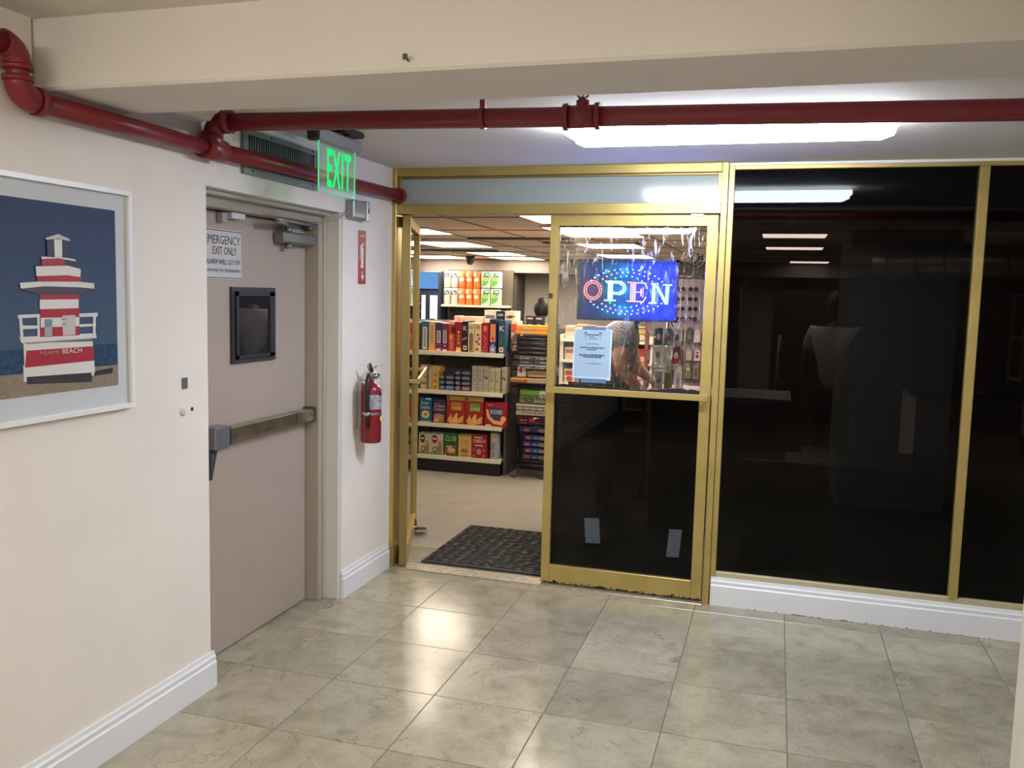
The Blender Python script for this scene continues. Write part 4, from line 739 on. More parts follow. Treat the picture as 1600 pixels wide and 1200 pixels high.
carton('yellow_cracker_box', 'yellow cracker box with brown heap picture', 'cracker box', 'boxes on the bottom shelf', px(718.5), px(739), LV[0], .205, (.66, .44, .13), [('p', [(.1, .95), (.3, .95), (.2, .88)], (.15, .08, .04)), ('t', 'THIN', .2, .64, .8, .74, .01, (.35, .2, .07)), ('t', 'CRISPS', .2, .52, .8, .61, .01, (.35, .2, .07)), ('p', [(.15, .22), (.35, .42), (.5, .34), (.65, .44), (.85, .24), (.6, .16)], (.35, .18, .05)), ('r', .2, .04, .8, .12, (.55, .18, .1)), ('r', 0, .94, 1, 1, (.35, .2, .05))])
carton('cheese_square_box', 'red cheese square cracker box on bottom shelf beside the saltines', 'cracker box', 'boxes on the bottom shelf', px(740.5), px(763), LV[0], .212, (.34, .012, .02), [('t', 'CHEEZ-IT', .06, .66, .94, .80, .02, W_), ('r', .15, .86, .7, .9, W_), ('r', .2, .52, .75, .56, W_), ('e', .48, .28, .16, .12, (.35, .3, .35)), ('e', .15, .35, .1, .06, (.6, .1, .1)), ('e', .8, .35, .1, .06, (.6, .1, .1)), ('e', .15, .1, .1, .06, (.6, .1, .1)), ('e', .8, .1, .1, .06, (.6, .12, .1))])
b = carton('saltine_box', 'pale blue saltine box at the right end of the bottom shelf', 'cracker box', 'boxes on the bottom shelf', px(769), px(781), LV[0], .235, (.42, .42, .38), [('e', .5, .88, .35, .08, (.5, .35, .2)), ('r', .66, .05, .95, .7, (.25, .40, .45))])
design('side_lettering', b, (px(775.5), YF+.0294, LV[0]+.02), ZU, (-1, 0, 0), [('t', 'SALTINE', 0, 0, 1, 1, .02, (.05, .05, .06))], W=.13, H=.034)
for k, (x, c) in enumerate(((-3.31, (.03, .12, .05)), (-3.45, (.3, .05, .04)))): carton('cracker_box', ('dark green box', 'dark red box')[k]+' seen through open door glass on the bottom shelf', 'cracker box', 'boxes on the bottom shelf', x, x+.12, LV[0], .2, c, [('e', .5, .4, .3, .2, (.3, .1, .06)), ('r', .2, .7, .8, .8, (.3, .45, .1))])

# ================= PAPER TOWELS on the high rear shelf =================
YT = 12.8
ts = thing('wall_shelf', 'long cream shelf of paper towel rolls against the brown back wall', 'shelving', (-4.4, YT+.2, 1.40))
obj('board', B(-4.98, -4.02, YT-.02, YT+.32, 1.395, 1.425), LIPM, ts); obj('end_board', prism(bmesh.new(), [(-4.02, YT-.02), (-3.95, YT+.15), (-3.95, YT+.32), (-4.02, YT+.32)], 'Z', 1.395, 1.425), CREAM, ts)
obj('back_board', B(-5.0, -3.93, YT+.32, YT+.36, .0, 1.97), mat((.075, .06, .045), .7), ts); obj('lower_board', B(-4.98, -3.98, YT+.05, YT+.32, 0, 1.1), BLACK, ts)
LB = ['white towel roll with black lettering', 'orange wrapped towel roll', 'white and green wrapped towel pack']
def roll(k, x, z, row, pos):
    r, h = .058, .252
    if k < 2:
        lathe(bm := bmesh.new(), (x, YT+.07, z+.001), [(r*.96, 0), (r, .006), (r, h-.008), (r*.94, h), (.02, h)], 14)
        o = obj('paper_towel_roll', bm, mat((.46, .42, .38) if k == 0 else (.62, .14, .025), .5))
    else: o = obj('paper_towel_pack', B(x-.072, x+.072, YT+.01, YT+.14, z+.001, z+h, bev=.012), mat((.45, .46, .38), .5))
    tag(o, f'{LB[k]}, {pos} of its kind, {row} row', 'paper towels', 'paper towels on the rear shelf')
    el = [[('p', [(.0, .62), (.95, .66), (1, .78), (.85, .9), (0, .84)], (.05, .055, .07)), ('t', 'Viva', .2, .68, .8, .82, .02, W_), ('r', .2, .2, .8, .4, (.6, .5, .45))],
          [('e', .5, .5, .4, .12, (.75, .45, .35)), ('t', 'roll', .15, .44, .85, .6, .02, (.9, .85, .8)), ('p', [(.6, .95), (1, .95), (1, .8)], (.35, .2, .05)), ('r', 0, .7, .5, .95, (.75, .35, .22))],
          [('p', [(0, .08), (.1, .6), (.3, .95), (.9, .95), (.9, .55), (.75, .25), (.3, .1)], (.08, .30, .05)), ('p', [(.25, .75), (.5, .97), (1, .97), (1, .72), (.6, .68)], (.05, .14, .18)), ('e', .5, .55, .32, .1, (.45, .5, .1)), ('e', .5, .55, .18, .05, (.7, .15, .05)), ('r', .5, .8, .9, .9, (.7, .75, .75))]][k]
    el = [q for q in el if q[0] != 't' or q[1] != 'roll']
    wd = .1 if k < 2 else .13
    design('wrapper_print', o, (x-wd/2, YT+(.012 if k < 2 else .0095), z+.005), XU, ZU, el, W=wd, H=h-.012)
for row, z in (('lower', 1.425), ('upper', 1.685)):
    for i, x in enumerate((-4.91, -4.79)): roll(0, x, z, row, ('left', 'right')[i])
    for i, x in enumerate((-4.665, -4.545, -4.425)): roll(1, x, z, row, ('left', 'middle', 'right')[i])
    for i, x in enumerate((-4.275, -4.12)): roll(2, x, z, row, ('left', 'right')[i])
# blue lit cooler at far left
ck = thing('drinks_cooler', 'glass door drinks cooler with blue lit header at the far left of the shop', 'cooler', (-5.5, 13.0, 0))
obj('cabinet', B(-6.1, -5.02, 12.85, 13.29, 0, 1.93, bev=.01), mat((.02, .025, .04), .4), ck); obj('header', B(-6.0, -5.06, 12.83, 12.85, 1.66, 1.91), emat((.10, .24, .5), .4), ck)
for a, b, c in ((-5.33, -5.27, (.8, .8, .85)), (-5.19, -5.07, (.62, .62, .95))): obj('door_light', B(a, b, 12.835, 12.85, 1.0, 1.56), emat(c, .5), ck)
for z in (1.15, 1.3, 1.42): obj('shelf', B(-6.0, -5.34, 12.83, 12.85, z, z+.012), STEEL, ck)
# security camera on ceiling
sc_ = thing('dome_camera', 'small dark dome camera hanging from the shop ceiling above the towels', 'camera', (-4.35, 12.3, 2.15))
lathe(bm := bmesh.new(), (-4.35, 12.3, 0), [(.02, 2.02), (.055, 2.05), (.065, 2.09), (.07, 2.149)], 14); obj('dome', bm, DGREY, sc_)
for k, (x, y) in enumerate(((-2.45, 8.3), (-3.9, 10.6), (-1.85, 8.9))):
    t = thing('air_vent', 'dark slotted vent in shop ceiling, '+('nearest the doorway', 'rear left', 'above the open sign')[k], 'vent', (x, y, 2.15)); 
    obj('grille', B(x-.5, x+.5, y-.06, y+.06, 2.138, 2.1495), mat((.10, .08, .07), .6), t)
    for j in range(4): obj('slat', B(x-.5, x+.5, y-.05+j*.028, y-.04+j*.028, 2.132, 2.138), mat((.22, .18, .15), .6), t)

# ================= WIRE RACK with bread and snacks =================
rk = thing('wire_rack', 'black wire display rack of bread and cookies right of the gondola shelf', 'rack', (-2.03, 7.5, 0))
wx0, wx1, wy0, wy1 = -2.195, -1.84, 7.33, 7.62
def wire(pts, r=.005): tube(bm_, pts, r, 5)
bm_ = bmesh.new()
for y in (wy0, wy1):
    for x in (wx0, wx1): wire([(x, y, .06), (x, y, 1.22), (x+(.02 if x < -2 else -.02), y, 1.25)])
obj('post', bm_, BLACK, rk)
bm_ = bmesh.new()
for x in (wx0, wx1-.10): tube(bm_, arc((x+.04, wy0, .045), XU, ZU, .04, -180, 0, 8)+[(x+.08, wy0, .11)], .005, 5)
tube(bm_, [(wx0, wy0, .12), (wx1, wy0, .12)], .005, 5); tube(bm_, [(wx0+.08, wy0, .14), (wx0+.08, wy0, .27)], .004, 5)
obj('foot_loop', bm_, BLACK, rk)
RZs = [.155, .46, .60, .70, .80, .95, 1.03, 1.10, 1.17]
for z in RZs:
    bm_ = bmesh.new()
    for y in (wy0, wy0+.1, wy0+.2, wy1): wire([(wx0, y, z), (wx1, y, z)], .0035)
    for x in (wx0, (wx0*2+wx1)/3, (wx0+2*wx1)/3, wx1): wire([(x, wy0, z), (x, wy1, z)], .0035)
    wire([(wx0, wy0, z+.035), (wx1, wy0, z+.035)], .003)
    for x in [wx0+.06*k for k in range(6)]: wire([(x, wy0, z), (x, wy0, z+.035)], .0025)
    obj('wire_shelf', bm_, BLACK, rk)
def pack(name, label, cat, grp, x0, x1, z0, h, col, el, y=7.35, dep=.18, puff=.012):
    o = obj(name, B(x0, x1, y, y+dep, z0, z0+h, bev=puff), mat(col, .35)); tag(o, label, cat, grp)
    if el: design('front_print', o, (x0+puff, y, z0+puff*.6), XU, ZU, el, W=x1-x0-2*puff, H=h-puff*1.2, step=.0005)
BC = (.015, .025, .10)
for k in range(4): pack('cookie_pack', f'blue cookie pack on the lower rack, {ws[k]}', 'cookie pack', 'blue cookie packs on wire rack', -2.09+.012*(k % 2), -1.85, .16+.057*k, .055, BC, [('e', .18, .5, .13, .33, (.50, .06, .07)), ('e', .5, .5, .10, .25, (.12, .22, .45)), ('e', .82, .5, .2, .4, (.26, .18, .07))])
o = pack('cookie_pack', 'single dark blue cookie pack above the blue pile', 'cookie pack', None, -2.12, -1.85, .40, .055, BC, [('e', .25, .5, .13, .35, (.5, .06, .07)), ('e', .82, .5, .16, .35, (.30, .2, .08))])
pack('candy_pack', 'dark pack with red squares on the rack', 'pack', None, -2.15, -1.85, .466, .085, (.04, .015, .02), [('r', .12, .1, .20, .3, (.6, .1, .1)), ('r', .24, .1, .32, .3, (.6, .1, .1)), ('r', .12, .45, .20, .65, (.6, .1, .1)), ('r', .24, .45, .32, .65, (.6, .1, .1)), ('r', .42, .4, .6, .8, (.5, .02, .03)), ('p', [(.55, .7), (.75, .9), (.55, .95)], W_)])
for k, z in enumerate((.555, .605)): pack('bread_carton', f'white carton with black lettering on rack, {("lower", "upper")[k]}', 'carton', 'white cartons on wire rack', -2.15, -1.85, z, .048, (.62, .56, .46), [('t', 'Sweet & Salty Cookie Mix', .2, .35, .95, .75, .0, (.1, .08, .06))] if 0 else [('r', .18, .42, .30, .6, (.12, .1, .07)), ('r', .33, .42, .50, .58, (.12, .1, .07)), ('r', .53, .42, .64, .6, (.12, .1, .07)), ('r', .68, .42, .86, .58, (.12, .1, .07))], puff=.004)
pack('bread_pack', 'pale green pack with a dark ring on rack', 'pack', None, -2.12, -1.85, .662, .05, (.33, .36, .22), [('e', .33, .6, .16, .5, (.03, .06, .02)), ('e', .33, .7, .1, .35, (.3, .36, .15))], puff=.006)
pack('bread_pack', 'bright green pack with white end on rack', 'pack', None, -2.12, -1.85, .714, .065, (.18, .36, .07), [('r', .68, 0, 1, 1, (.62, .60, .50)), ('r', .74, .4, .95, .5, (.2, .2, .15)), ('r', 0, .2, .06, .8, (.35, .1, .03))], puff=.005)
pack('roll_pack', 'long brown pack sticking out left of the rack', 'pack', None, -2.20, -1.85, .838, .045, (.40, .17, .05), [('r', .45, 0, 1, 1, (.32, .28, .2)), ('r', .5, .3, .9, .55, (.45, .4, .3)), ('e', .39, .5, .03, .4, (.2, .05, .02))], y=7.31)
pack('roll_pack', 'tan bread pack on the rack above the long brown one', 'pack', None, -2.06, -1.85, .888, .055, (.32, .18, .07), [('r', 0, 0, 1, .4, (.35, .3, .22)), ('r', .1, .1, .8, .25, (.5, .45, .35))])
pack('roll_pack', 'folded white and red leaflet pack on rack', 'pack', None, -2.145, -2.07, .89, .09, (.65, .55, .50), [('r', .1, .4, .6, .95, (.4, .03, .05)), ('r', .05, 0, .2, 1, W_)], puff=.004)
bg = [(.42, .38, .35), (.10, .11, .16), (.28, .26, .27)]
for k, z in enumerate((.958, .998, 1.034)):
    pack('chip_bag', f'crinkled grey and white snack bag on rack, {ws[k]}', 'snack bag', 'crinkled snack bags on wire rack', -2.14, -1.85, z, .04, bg[k], [('p', [(.05, .2), (.35, .3), (.3, .8), (.05, .8)], (.45, .42, .38)), ('p', [(.4, .1), (.55, .9), (.6, .4)], (.5, .5, .52)), ('p', [(.65, .3), (.95, .2), (.95, .9), (.75, .8)], (.55, .5, .48)), ('e', .5, .5, .06, .3, (.06, .05, .06)), ('e', .12, .5, .03, .2, (.1, .1, .2))])
for k, z in enumerate((1.085, 1.125, 1.165, 1.205)):
    pack('black_bag', f'shiny black snack bag on rack, {ws[k]}', 'snack bag', 'black snack bags on wire rack', -2.16, -1.85, z, .038, (.025, .025, .03), [('p', [(.3, .55), (.6, .7), (.95, .6), (.6, .5)], (.35, .36, .38)), ('r', .1, .3, .3, .6, (.10, .05, .05)), ('e', .8, .3, .05, .12, (.12, .15, .18))])
for k, z in enumerate((1.262, 1.295)): pack('orange_tray', ('lower', 'upper')[k]+' orange snack tray on top of the wire rack', 'tray', 'orange trays on wire rack', -2.17+.02*k, -1.85, z, .033+.01*k, (.80, .30, .04), [('r', .15, .2, .5, .8, (.60, .42, .22)), ('r', .55, .3, .95, .7, (.85, .40, .05))], puff=.004, y=7.34)
for k, x in enumerate((-2.185, -2.10)):
    carton('dark_box', ('left', 'right')[k]+' of the two small dark boxes behind the orange trays', 'box', 'dark boxes behind orange trays', x-.02, x+.058, 1.31, .10, (.02, .016, .03), [('r', .15, .7, .85, .85, (.45, .35, .36)), ('e', .5, .15, .3, .12, (.5, .28, .16))], y=7.80)
carton('support_shelf', 'low dark shelf unit standing behind the wire rack', 'shelf unit', None, -2.24, -1.86, 0, 1.31, (.06, .055, .05), None, y=7.72, dep=.28)

# ================= THROUGH THE RIGHT DOOR =================
SL = thing('snack_shelf', 'white snack shelving behind the paper notice', 'shelving', (-1.5, 8.0, 0))
obj('back_panel', B(-1.82, -1.02, 8.05, 8.08, 0, 1.25), mat((.40, .34, .30), .6), SL)
for z in (.45, .64, .83, 1.035, 1.22): obj('shelf', B(-1.82, -1.02, 7.6, 8.05, z-.02, z), CREAM, SL)
for x in (-1.82, -1.02): obj('side_post', B(x-.015, x+.015, 7.62, 8.08, 0, 1.26), CREAM, SL)
r_ = random.Random(11); PAL = [(.62, .46, .30), (.45, .05, .04), (.70, .60, .45), (.35, .12, .08), (.60, .30, .10), (.12, .18, .10), (.55, .50, .45), (.25, .05, .08)]
nm = ['first', 'second', 'third', 'fourth', 'fifth', 'sixth', 'seventh', 'eighth', 'ninth']; lv = {.64: 'lower', .83: 'third', 1.035: 'second', 1.22: 'top'}
for z in (.64, .83, 1.035, 1.22):
    x = -1.79; k = 0
    while x < -1.10:
        wd = r_.uniform(.07, .11); h = r_.uniform(.11, .145); c = PAL[r_.randrange(8)]
        carton('snack_box', f'small snack box on the {lv[z]} shelf behind the notice, {nm[k]} from the left', 'box', 'snack boxes behind the notice', x, x+wd-.004, z, h, c, [('r', .1, .55, .9, .85, PAL[r_.randrange(8)]), ('e', .5, .3, .3, .18, PAL[r_.randrange(8)])], y=7.63, dep=.15)
        x += wd; k += 1
wp = thing('corded_post', 'slim red brown post standing right of the woman', 'post', (-.98, 6.95, 0)); obj('pole', B(-.985, -.955, 6.93, 6.96, 0, 1.52), mat((.28, .10, .09), .5), wp); obj('foot', B(-1.03, -.91, 6.88, 7.01, 0, .02), BLACK, wp)
# counter and display grid
ct = thing('checkout_counter', 'white topped checkout counter the woman leans over', 'counter', (-.4, 6.4, 0))
obj('body', B(-.80, .1, 6.1, 6.7, .0, .92), mat((.12, .10, .09), .5), ct); obj('top', B(-.82, .12, 6.08, 6.72, .92, .95, bev=.004), mat((.50, .45, .42), .35), ct)
gr = thing('wire_grid', 'tall chrome wire grid hung with sunglasses and packets', 'display grid', (-.68, 7.3, 0))
bm_ = bmesh.new()
for x in (-.86, -.45): tube(bm_, [(x, 7.3, 0), (x, 7.3, 1.80)], .008, 6)
obj('post', bm_, STEEL, gr); bm_ = bmesh.new()
for k in range(9): tube(bm_, [(-.86+.051*k, 7.3, .7), (-.86+.051*k, 7.3, 1.78)], .002, 4)
for k in range(10): tube(bm_, [(-.86, 7.298, .72+.118*k), (-.45, 7.298, .72+.118*k)], .002, 4)
obj('wire_mesh', bm_, STEEL, gr, stuff=True)
obj('panel', B(-.86, -.45, 7.31, 7.325, .3, 1.76), mat((.42, .34, .40), .7), gr)
for i, z in enumerate((1.68, 1.60, 1.52, 1.44)):
    for j, x in enumerate((-.76, -.66)):
        bm = bmesh.new()
        for s in (-1, 1): lathe(bm, (x+s*.022, 7.275, z), [(.017, 0), (.018, .003), (.015, .005)], seg=12, axis='Y')
        box(bm, x-.006, x+.006, 7.270, 7.275, z+.002, z+.007)
        for s in (-1, 1): tube(bm, [(x+s*.04, 7.272, z+.004), (x+s*.042, 7.296, z+.004)], .002, 4)
        o = obj('sunglasses', bm, mat((.03, .02, .04), .15)); tag(o, f'dark sunglasses on the wire grid, {("left", "right")[j]} column, {nm[i]} row from the top', 'sunglasses', 'sunglasses on the wire grid')
BP = [(.55, .50, .48), (.70, .66, .60), (.10, .09, .12), (.30, .22, .12), (.6, .55, .35), (.12, .25, .16), (.75, .7, .72), (.35, .05, .08)]
rw = ['top', 'second', 'third', 'bottom']
for i, z in enumerate((1.25, 1.10, .95, .80)):
    for j in range(5):
        x = -.83+.075*j+r_.uniform(-.01, .01); h = r_.uniform(.09, .13); c = BP[r_.randrange(8)]
        bm = prism(bmesh.new(), [(x-.028, z), (x+.028, z+.004), (x+.024, z+h*.8), (x+.006, z+h), (x-.02, z+h*.85)], 'Y', 7.268, 7.2975); o = obj('hanging_packet', bm, mat(c, .25))
        tag(o, f'small blister packet on the wire grid, {rw[i]} packet row, {nm[j]} from the left', 'packet', 'packets hanging on the wire grid')
        design('card_print', o, (x-.02, 7.268, z+.01), XU, ZU, [('e', .5, .35, .35, .2, BP[r_.randrange(8)]), ('r', .2, .65, .8, .8, BP[r_.randrange(8)])], W=.04, H=h*.8)
cr = thing('counter_rack', 'low chrome rack of snack bags standing on the counter', 'rack', (-.7, 6.45, .95))
bm_ = bmesh.new()
for z in (1.10, 1.13): tube(bm_, [(-.84, 6.35, z), (-.62, 6.35, z)], .004, 6)
for x in (-.84, -.62): tube(bm_, [(x, 6.35, .95), (x, 6.35, 1.36)], .004, 6); tube(bm_, [(x, 6.35, 1.12), (x, 6.6, 1.12)], .004, 6)
obj('frame', bm_, mat((.62, .6, .55), .3, metal=.5), cr)
for i, (x, z) in enumerate(((-.80, .953), (-.73, .953), (-.66, .953), (-.81, 1.135), (-.745, 1.135), (-.68, 1.135), (-.81, 1.265), (-.745, 1.265), (-.68, 1.265))):
    bm = prism(bmesh.new(), [(x-.03, z), (x+.03, z), (x+.026, z+.06), (x+.03, z+.12), (x+.01, z+.125), (x-.028, z+.115), (x-.024, z+.06)], 'Y', 6.38, 6.41); o = obj('snack_bag', bm, mat(BP[(i*3) % 8], .25))
    tag(o, f'{nm[i]} small snack bag of the chrome counter rack, counted from the lower left', 'snack bag', 'bags in the counter rack'); design('bag_print', o, (x-.02, 6.38, z+.02), XU, ZU, [('e', .5, .5, .4, .3, BP[(i*3+2) % 8])], W=.04, H=.08)
fw_ = thing('cabinet_wall', 'narrow dark cabinet behind the wire grid', 'cabinet', (-.5, 7.9, 0)); obj('body', B(-.86, -.30, 7.5, 7.9, 0, 1.745), mat((.17, .13, .19), .6), fw_); obj('top', B(-.90, -.28, 7.48, 7.92, 1.745, 1.775), mat((.05, .03, .08), .5), fw_)
fn = thing('desk_fan', 'dark desk fan standing on top of the narrow cabinet', 'fan', (-.69, 7.7, 1.775))
lathe(bm := bmesh.new(), (-.69, 7.7, 1.775), [(.07, 0), (.07, .012), (.02, .03), (.015, .09)], 14); obj('base', bm, DGREY, fn)
bm = bmesh.new()
for r in (.03, .06, .09): tube(bm, arc((-.70, 7.64, 1.95), XU, ZU, r, 0, 360, 20), .003, 4)
for k in range(12): a = k*math.pi/6; tube(bm, [(-.70, 7.63, 1.95), (-.70+.09*math.cos(a), 7.64, 1.95+.09*math.sin(a)), (-.70+.07*math.cos(a), 7.70, 1.95+.07*math.sin(a))], .002, 4)
obj('guard', bm, STEEL, fn, stuff=True)
bm = bmesh.new()
for k in range(3):
    a = k*2.094; prism(bm, [(-.70+.02*math.cos(a), 1.95+.02*math.sin(a)), (-.70+.08*math.cos(a+.35), 1.95+.08*math.sin(a+.35)), (-.70+.08*math.cos(a-.35), 1.95+.08*math.sin(a-.35))], 'Y', 7.665, 7.67)
obj('blade', bm, BLACK, fn, stuff=True); lathe(bm := bmesh.new(), (-.70, 7.69, 1.95), [(.03, -.06), (.045, -.02), (.045, .02), (.02, .04)], 14, axis='Y'); obj('motor', bm, DGREY, fn); cyl(bm := bmesh.new(), (-.69, 7.72, 1.85), (-.70, 7.71, 1.93), .012); obj('neck', bm, DGREY, fn)
# ================= BEHIND THE DARK WINDOW =================
lp = thing('blackout_partition', 'added low black partition hiding the lit floor behind the dark window', 'partition', (1.4, 5.3, 0))  # added so the lit shop floor stays dark through the window
obj('panel', B(-.15, 3.4, 5.28, 5.31, .03, .66), BLACK, lp); obj('top_cap', B(-.16, 3.41, 5.27, 5.32, .66, .675), DGREY, lp)
for x in (-.1, 1.6, 3.35): obj('foot', B(x-.03, x+.03, 5.15, 5.44, 0, .03), BLACK, lp)
for k, (x, c) in enumerate(((-.05, (.02, .02, .025)), (.85, (.03, .03, .035)))):
    q_ = thing('dark_cabinet', ('left', 'right')[k]+' one of two tall dark cabinets dimly seen behind the window', 'cabinet', (x+.35, 10, 0)); obj('body', B(x, x+.7, 9.8, 10.3, .04, 1.72), mat(c, .5), q_); obj('plinth', B(x+.02, x+.68, 9.84, 10.3, 0, .04), BLACK, q_)
    for u in (.33, .37): obj('handle', B(x+u-.004, x+u+.004, 9.78, 9.8, .9, 1.1), STEEL, q_)
wc = thing('white_counter', 'white panelled counter seen dimly behind the dark window', 'counter', (1.5, 6.8, 0))
obj('body', B(.95, 3.2, 6.6, 7.3, .45, .98), mat((.62, .54, .48), .5), wc); obj('top', B(.9, 3.25, 6.55, 7.35, .98, 1.01), BLACK, wc); obj('plinth', B(1.0, 3.2, 6.7, 7.3, 0, .45), BLACK, wc)
for k in range(5): obj('handle_slot', B(1.25+k*.36, 1.265+k*.36, 6.595, 6.601, .62, .84), BLACK, wc)
bt = thing('dark_table', 'dark table standing in front of the white counter behind the window', 'table', (.7, 6.0, 0))
obj('table_top', B(.2, 2.6, 5.6, 6.2, .60, .63), BLACK, bt)
for x in (.25, 1.4, 2.55):
    for y in (5.65, 6.15): obj('leg', B(x-.02, x+.02, y-.02, y+.02, 0, .60), BLACK, bt)
du = thing('ventilation_duct', 'ribbed silver ventilation duct dimly seen behind the dark window', 'duct', (1.5, 8.2, 2.0))
cyl(bm := bmesh.new(), (.9, 8.9, 1.98), (2.6, 7.6, 1.98), .15, seg=20); obj('tube', bm, mat((.5, .45, .4), .3, metal=.8), du)
for k in range(8):
    p = Vector((.9, 8.9, 1.98)).lerp(Vector((2.6, 7.6, 1.98)), (k+.5)/8); q = p+(Vector((2.6, 7.6, 1.98))-Vector((.9, 8.9, 1.98))).normalized()*.012
    cyl(bm := bmesh.new(), p, q, .156, seg=20); obj('seam_ring', bm, DGREY, du)
wpz = thing('white_pole', 'short white pole standing behind the dark window beside the man', 'pole', (.02, 7.4, 0)); cyl(bm := bmesh.new(), (.02, 7.4, .98), (.03, 7.4, 1.33), .012); obj('upper_tube', bm, mat((.7, .65, .6), .4), wpz); cyl(bm := bmesh.new(), (.02, 7.4, 0), (.02, 7.4, .98), .014); obj('lower_tube', bm, BLACK, wpz); cyl(bm := bmesh.new(), (.02, 7.4, 0), (.02, 7.4, .015), .12); obj('foot', bm, BLACK, wpz)
for k in range(3):
    x0 = 2.2+k*.95; sr = thing('storage_rack', f'grey storage shelf at the right behind the dark window, {nm[k]} from the left', 'shelving', (x0, 9.4, 0), 'storage shelves behind the window')
    for z in (.4, .9, 1.3, 1.7): obj('shelf', B(x0, x0+.9, 9.2, 9.7, z, z+.02), mat((.4, .36, .33), .5), sr)
    for x in (x0+.01, x0+.89):
        for y in (9.21, 9.69): obj('post', B(x-.012, x+.012, y-.012, y+.012, 0, 1.75), mat((.4, .36, .33), .5), sr)

# ================= PEOPLE =================
def skin(name, parent, J, Eg, m, sub=2, label=None):
    """one continuous surface grown from a skeleton: J {name: (x, y, z, radius[, radius2])}"""
    ks = list(J); me = bpy.data.meshes.new(name); me.from_pydata([J[k][:3] for k in ks], [(ks.index(a), ks.index(b)) for a, b in Eg], [])
    o = bpy.data.objects.new(name, me); COL.objects.link(o); o.modifiers.new('skin', 'SKIN').use_smooth_shade = True
    for i, k in enumerate(ks):
        v = me.skin_vertices[0].data[i]; v.radius = (J[k][3], J[k][4] if len(J[k]) > 4 else J[k][3]); v.use_root = (i == 0)
    s = o.modifiers.new('sub', 'SUBSURF'); s.levels = s.render_levels = sub
    dg = bpy.context.evaluated_depsgraph_get(); m2 = bpy.data.meshes.new_from_object(o.evaluated_get(dg)); o.modifiers.clear(); o.data = m2; bpy.data.meshes.remove(me)
    m2.materials.clear(); m2.materials.append(m); o.parent = parent
    for p in m2.polygons: p.use_smooth = True
    if label: o['label'] = label
    return o
SKIN = mat((.56, .32, .24), .5)
def person(label, loc, rz, J, skinm, shirt, trous, hair, hairlen=.0, shoe=(.03, .03, .03), sc=1.0, fat=1.0):
    """local frame: +y forward, z up. J gives joint positions."""
    t = thing('person', label, 'person', loc); t.rotation_euler.z = rz; t.scale = (sc, sc, sc)
    b = dict(J); body = {}
    def j(k, r, r2=None): body[k] = (*b[k], r) if r2 is None else (*b[k], r, r2)
    j('pelvis', .10*fat, .13*fat); j('waist', .10*fat, .125*fat); j('chest', .115*fat, .15*fat); j('neckbase', .06, .07); j('neck', .048)
    Eg = [('pelvis', 'waist'), ('waist', 'chest'), ('chest', 'neckbase'), ('neckbase', 'neck')]
    hd = Vector(b['head']); nk = Vector(b['neck'])
    for s in 'LR':
        j('sh'+s, .058*fat); j('el'+s, .038*(1+(fat-1)*1.3)); j('wr'+s, .024); j('hip'+s, .085); j('kn'+s, .055); j('an'+s, .035)
        b['toe'+s] = (b['an'+s][0], b['an'+s][1]+.15, .03); b['an2'+s] = (b['an'+s][0], b['an'+s][1], .05); j('an2'+s, .04); j('toe'+s, .03, .04)
        W_r, E_r = Vector(b['wr'+s]), Vector(b['el'+s]); d = (W_r-E_r).normalized(); side = Vector((1, 0, 0)) if s == 'L' else Vector((-1, 0, 0)); side = (side-d*side.dot(d)).normalized(); nn = d.cross(side)
        b['palm'+s] = tuple(W_r+d*.045); j('palm'+s, .016, .030); Eg += [('wr'+s, 'palm'+s)]
        for f, (o_, ln) in enumerate(((-.026, .062), (-.009, .075), (.009, .07), (.026, .055))):
            p0 = W_r+d*.075+side*o_*-1; p1 = p0+d*ln*.55+nn*.01; p2 = p1+d*ln*.45+nn*.022
            for q, pt, r in ((0, p0, .0095), (1, p1, .0085), (2, p2, .007)): body[f'f{f}{q}{s}'] = (*pt, r)
            Eg += [('palm'+s, f'f{f}0{s}'), (f'f{f}0{s}', f'f{f}1{s}'), (f'f{f}1{s}', f'f{f}2{s}')]
        t0 = W_r+d*.035+side*.03; t1 = t0+d*.035+side*.02; t2 = t1+d*.025+side*.004
        for q, pt in enumerate((t0, t1, t2)): body[f't{q}{s}'] = (*pt, .0095-.001*q)
        Eg += [('palm'+s, 't0'+s), ('t0'+s, 't1'+s), ('t1'+s, 't2'+s)]
        Eg += [('chest', 'sh'+s), ('sh'+s, 'el'+s), ('el'+s, 'wr'+s), ('pelvis', 'hip'+s), ('hip'+s, 'kn'+s), ('kn'+s, 'an'+s), ('an'+s, 'an2'+s), ('an2'+s, 'toe'+s)]
    skin('body', t, body, Eg, skinm, 1)
    # head
    bm = bmesh.new(); bmesh.ops.create_uvsphere(bm, u_segments=20, v_segments=14, radius=1)
    for v in bm.verts:
        x, y, z = v.co; jaw = max(0, -z); v.co = Vector((x*(.076-.022*jaw), y*(.095-.018*jaw)+(.012*jaw if y > 0 else 0), z*.115))
        if y > .9 and abs(x) < .3 and -.25 < z < .15: v.co.y += .016
    for f in bm.faces: f.smooth = True
    fwd = (hd-nk); rotx = -math.atan2(fwd.y, max(fwd.z, .01))*.6
    H = Matrix.Translation(hd) @ Matrix.Rotation(rotx, 4, 'X')
    bmesh.ops.transform(bm, matrix=H, verts=bm.verts); h_ = obj('head', bm, skinm, t, local=True)
    def hp(name, f_, m): bm = bmesh.new(); f_(bm); bmesh.ops.transform(bm, matrix=H, verts=bm.verts); return obj(name, bm, m, h_, local=True)
    def sph(bm, c, r):
        k = bmesh.ops.create_uvsphere(bm, u_segments=10, v_segments=8, radius=1); bmesh.ops.transform(bm, matrix=Matrix.Translation(c) @ Matrix.Diagonal((*r, 1)), verts=k['verts'])
        for v in k['verts']:
            for f in v.link_faces: f.smooth = True
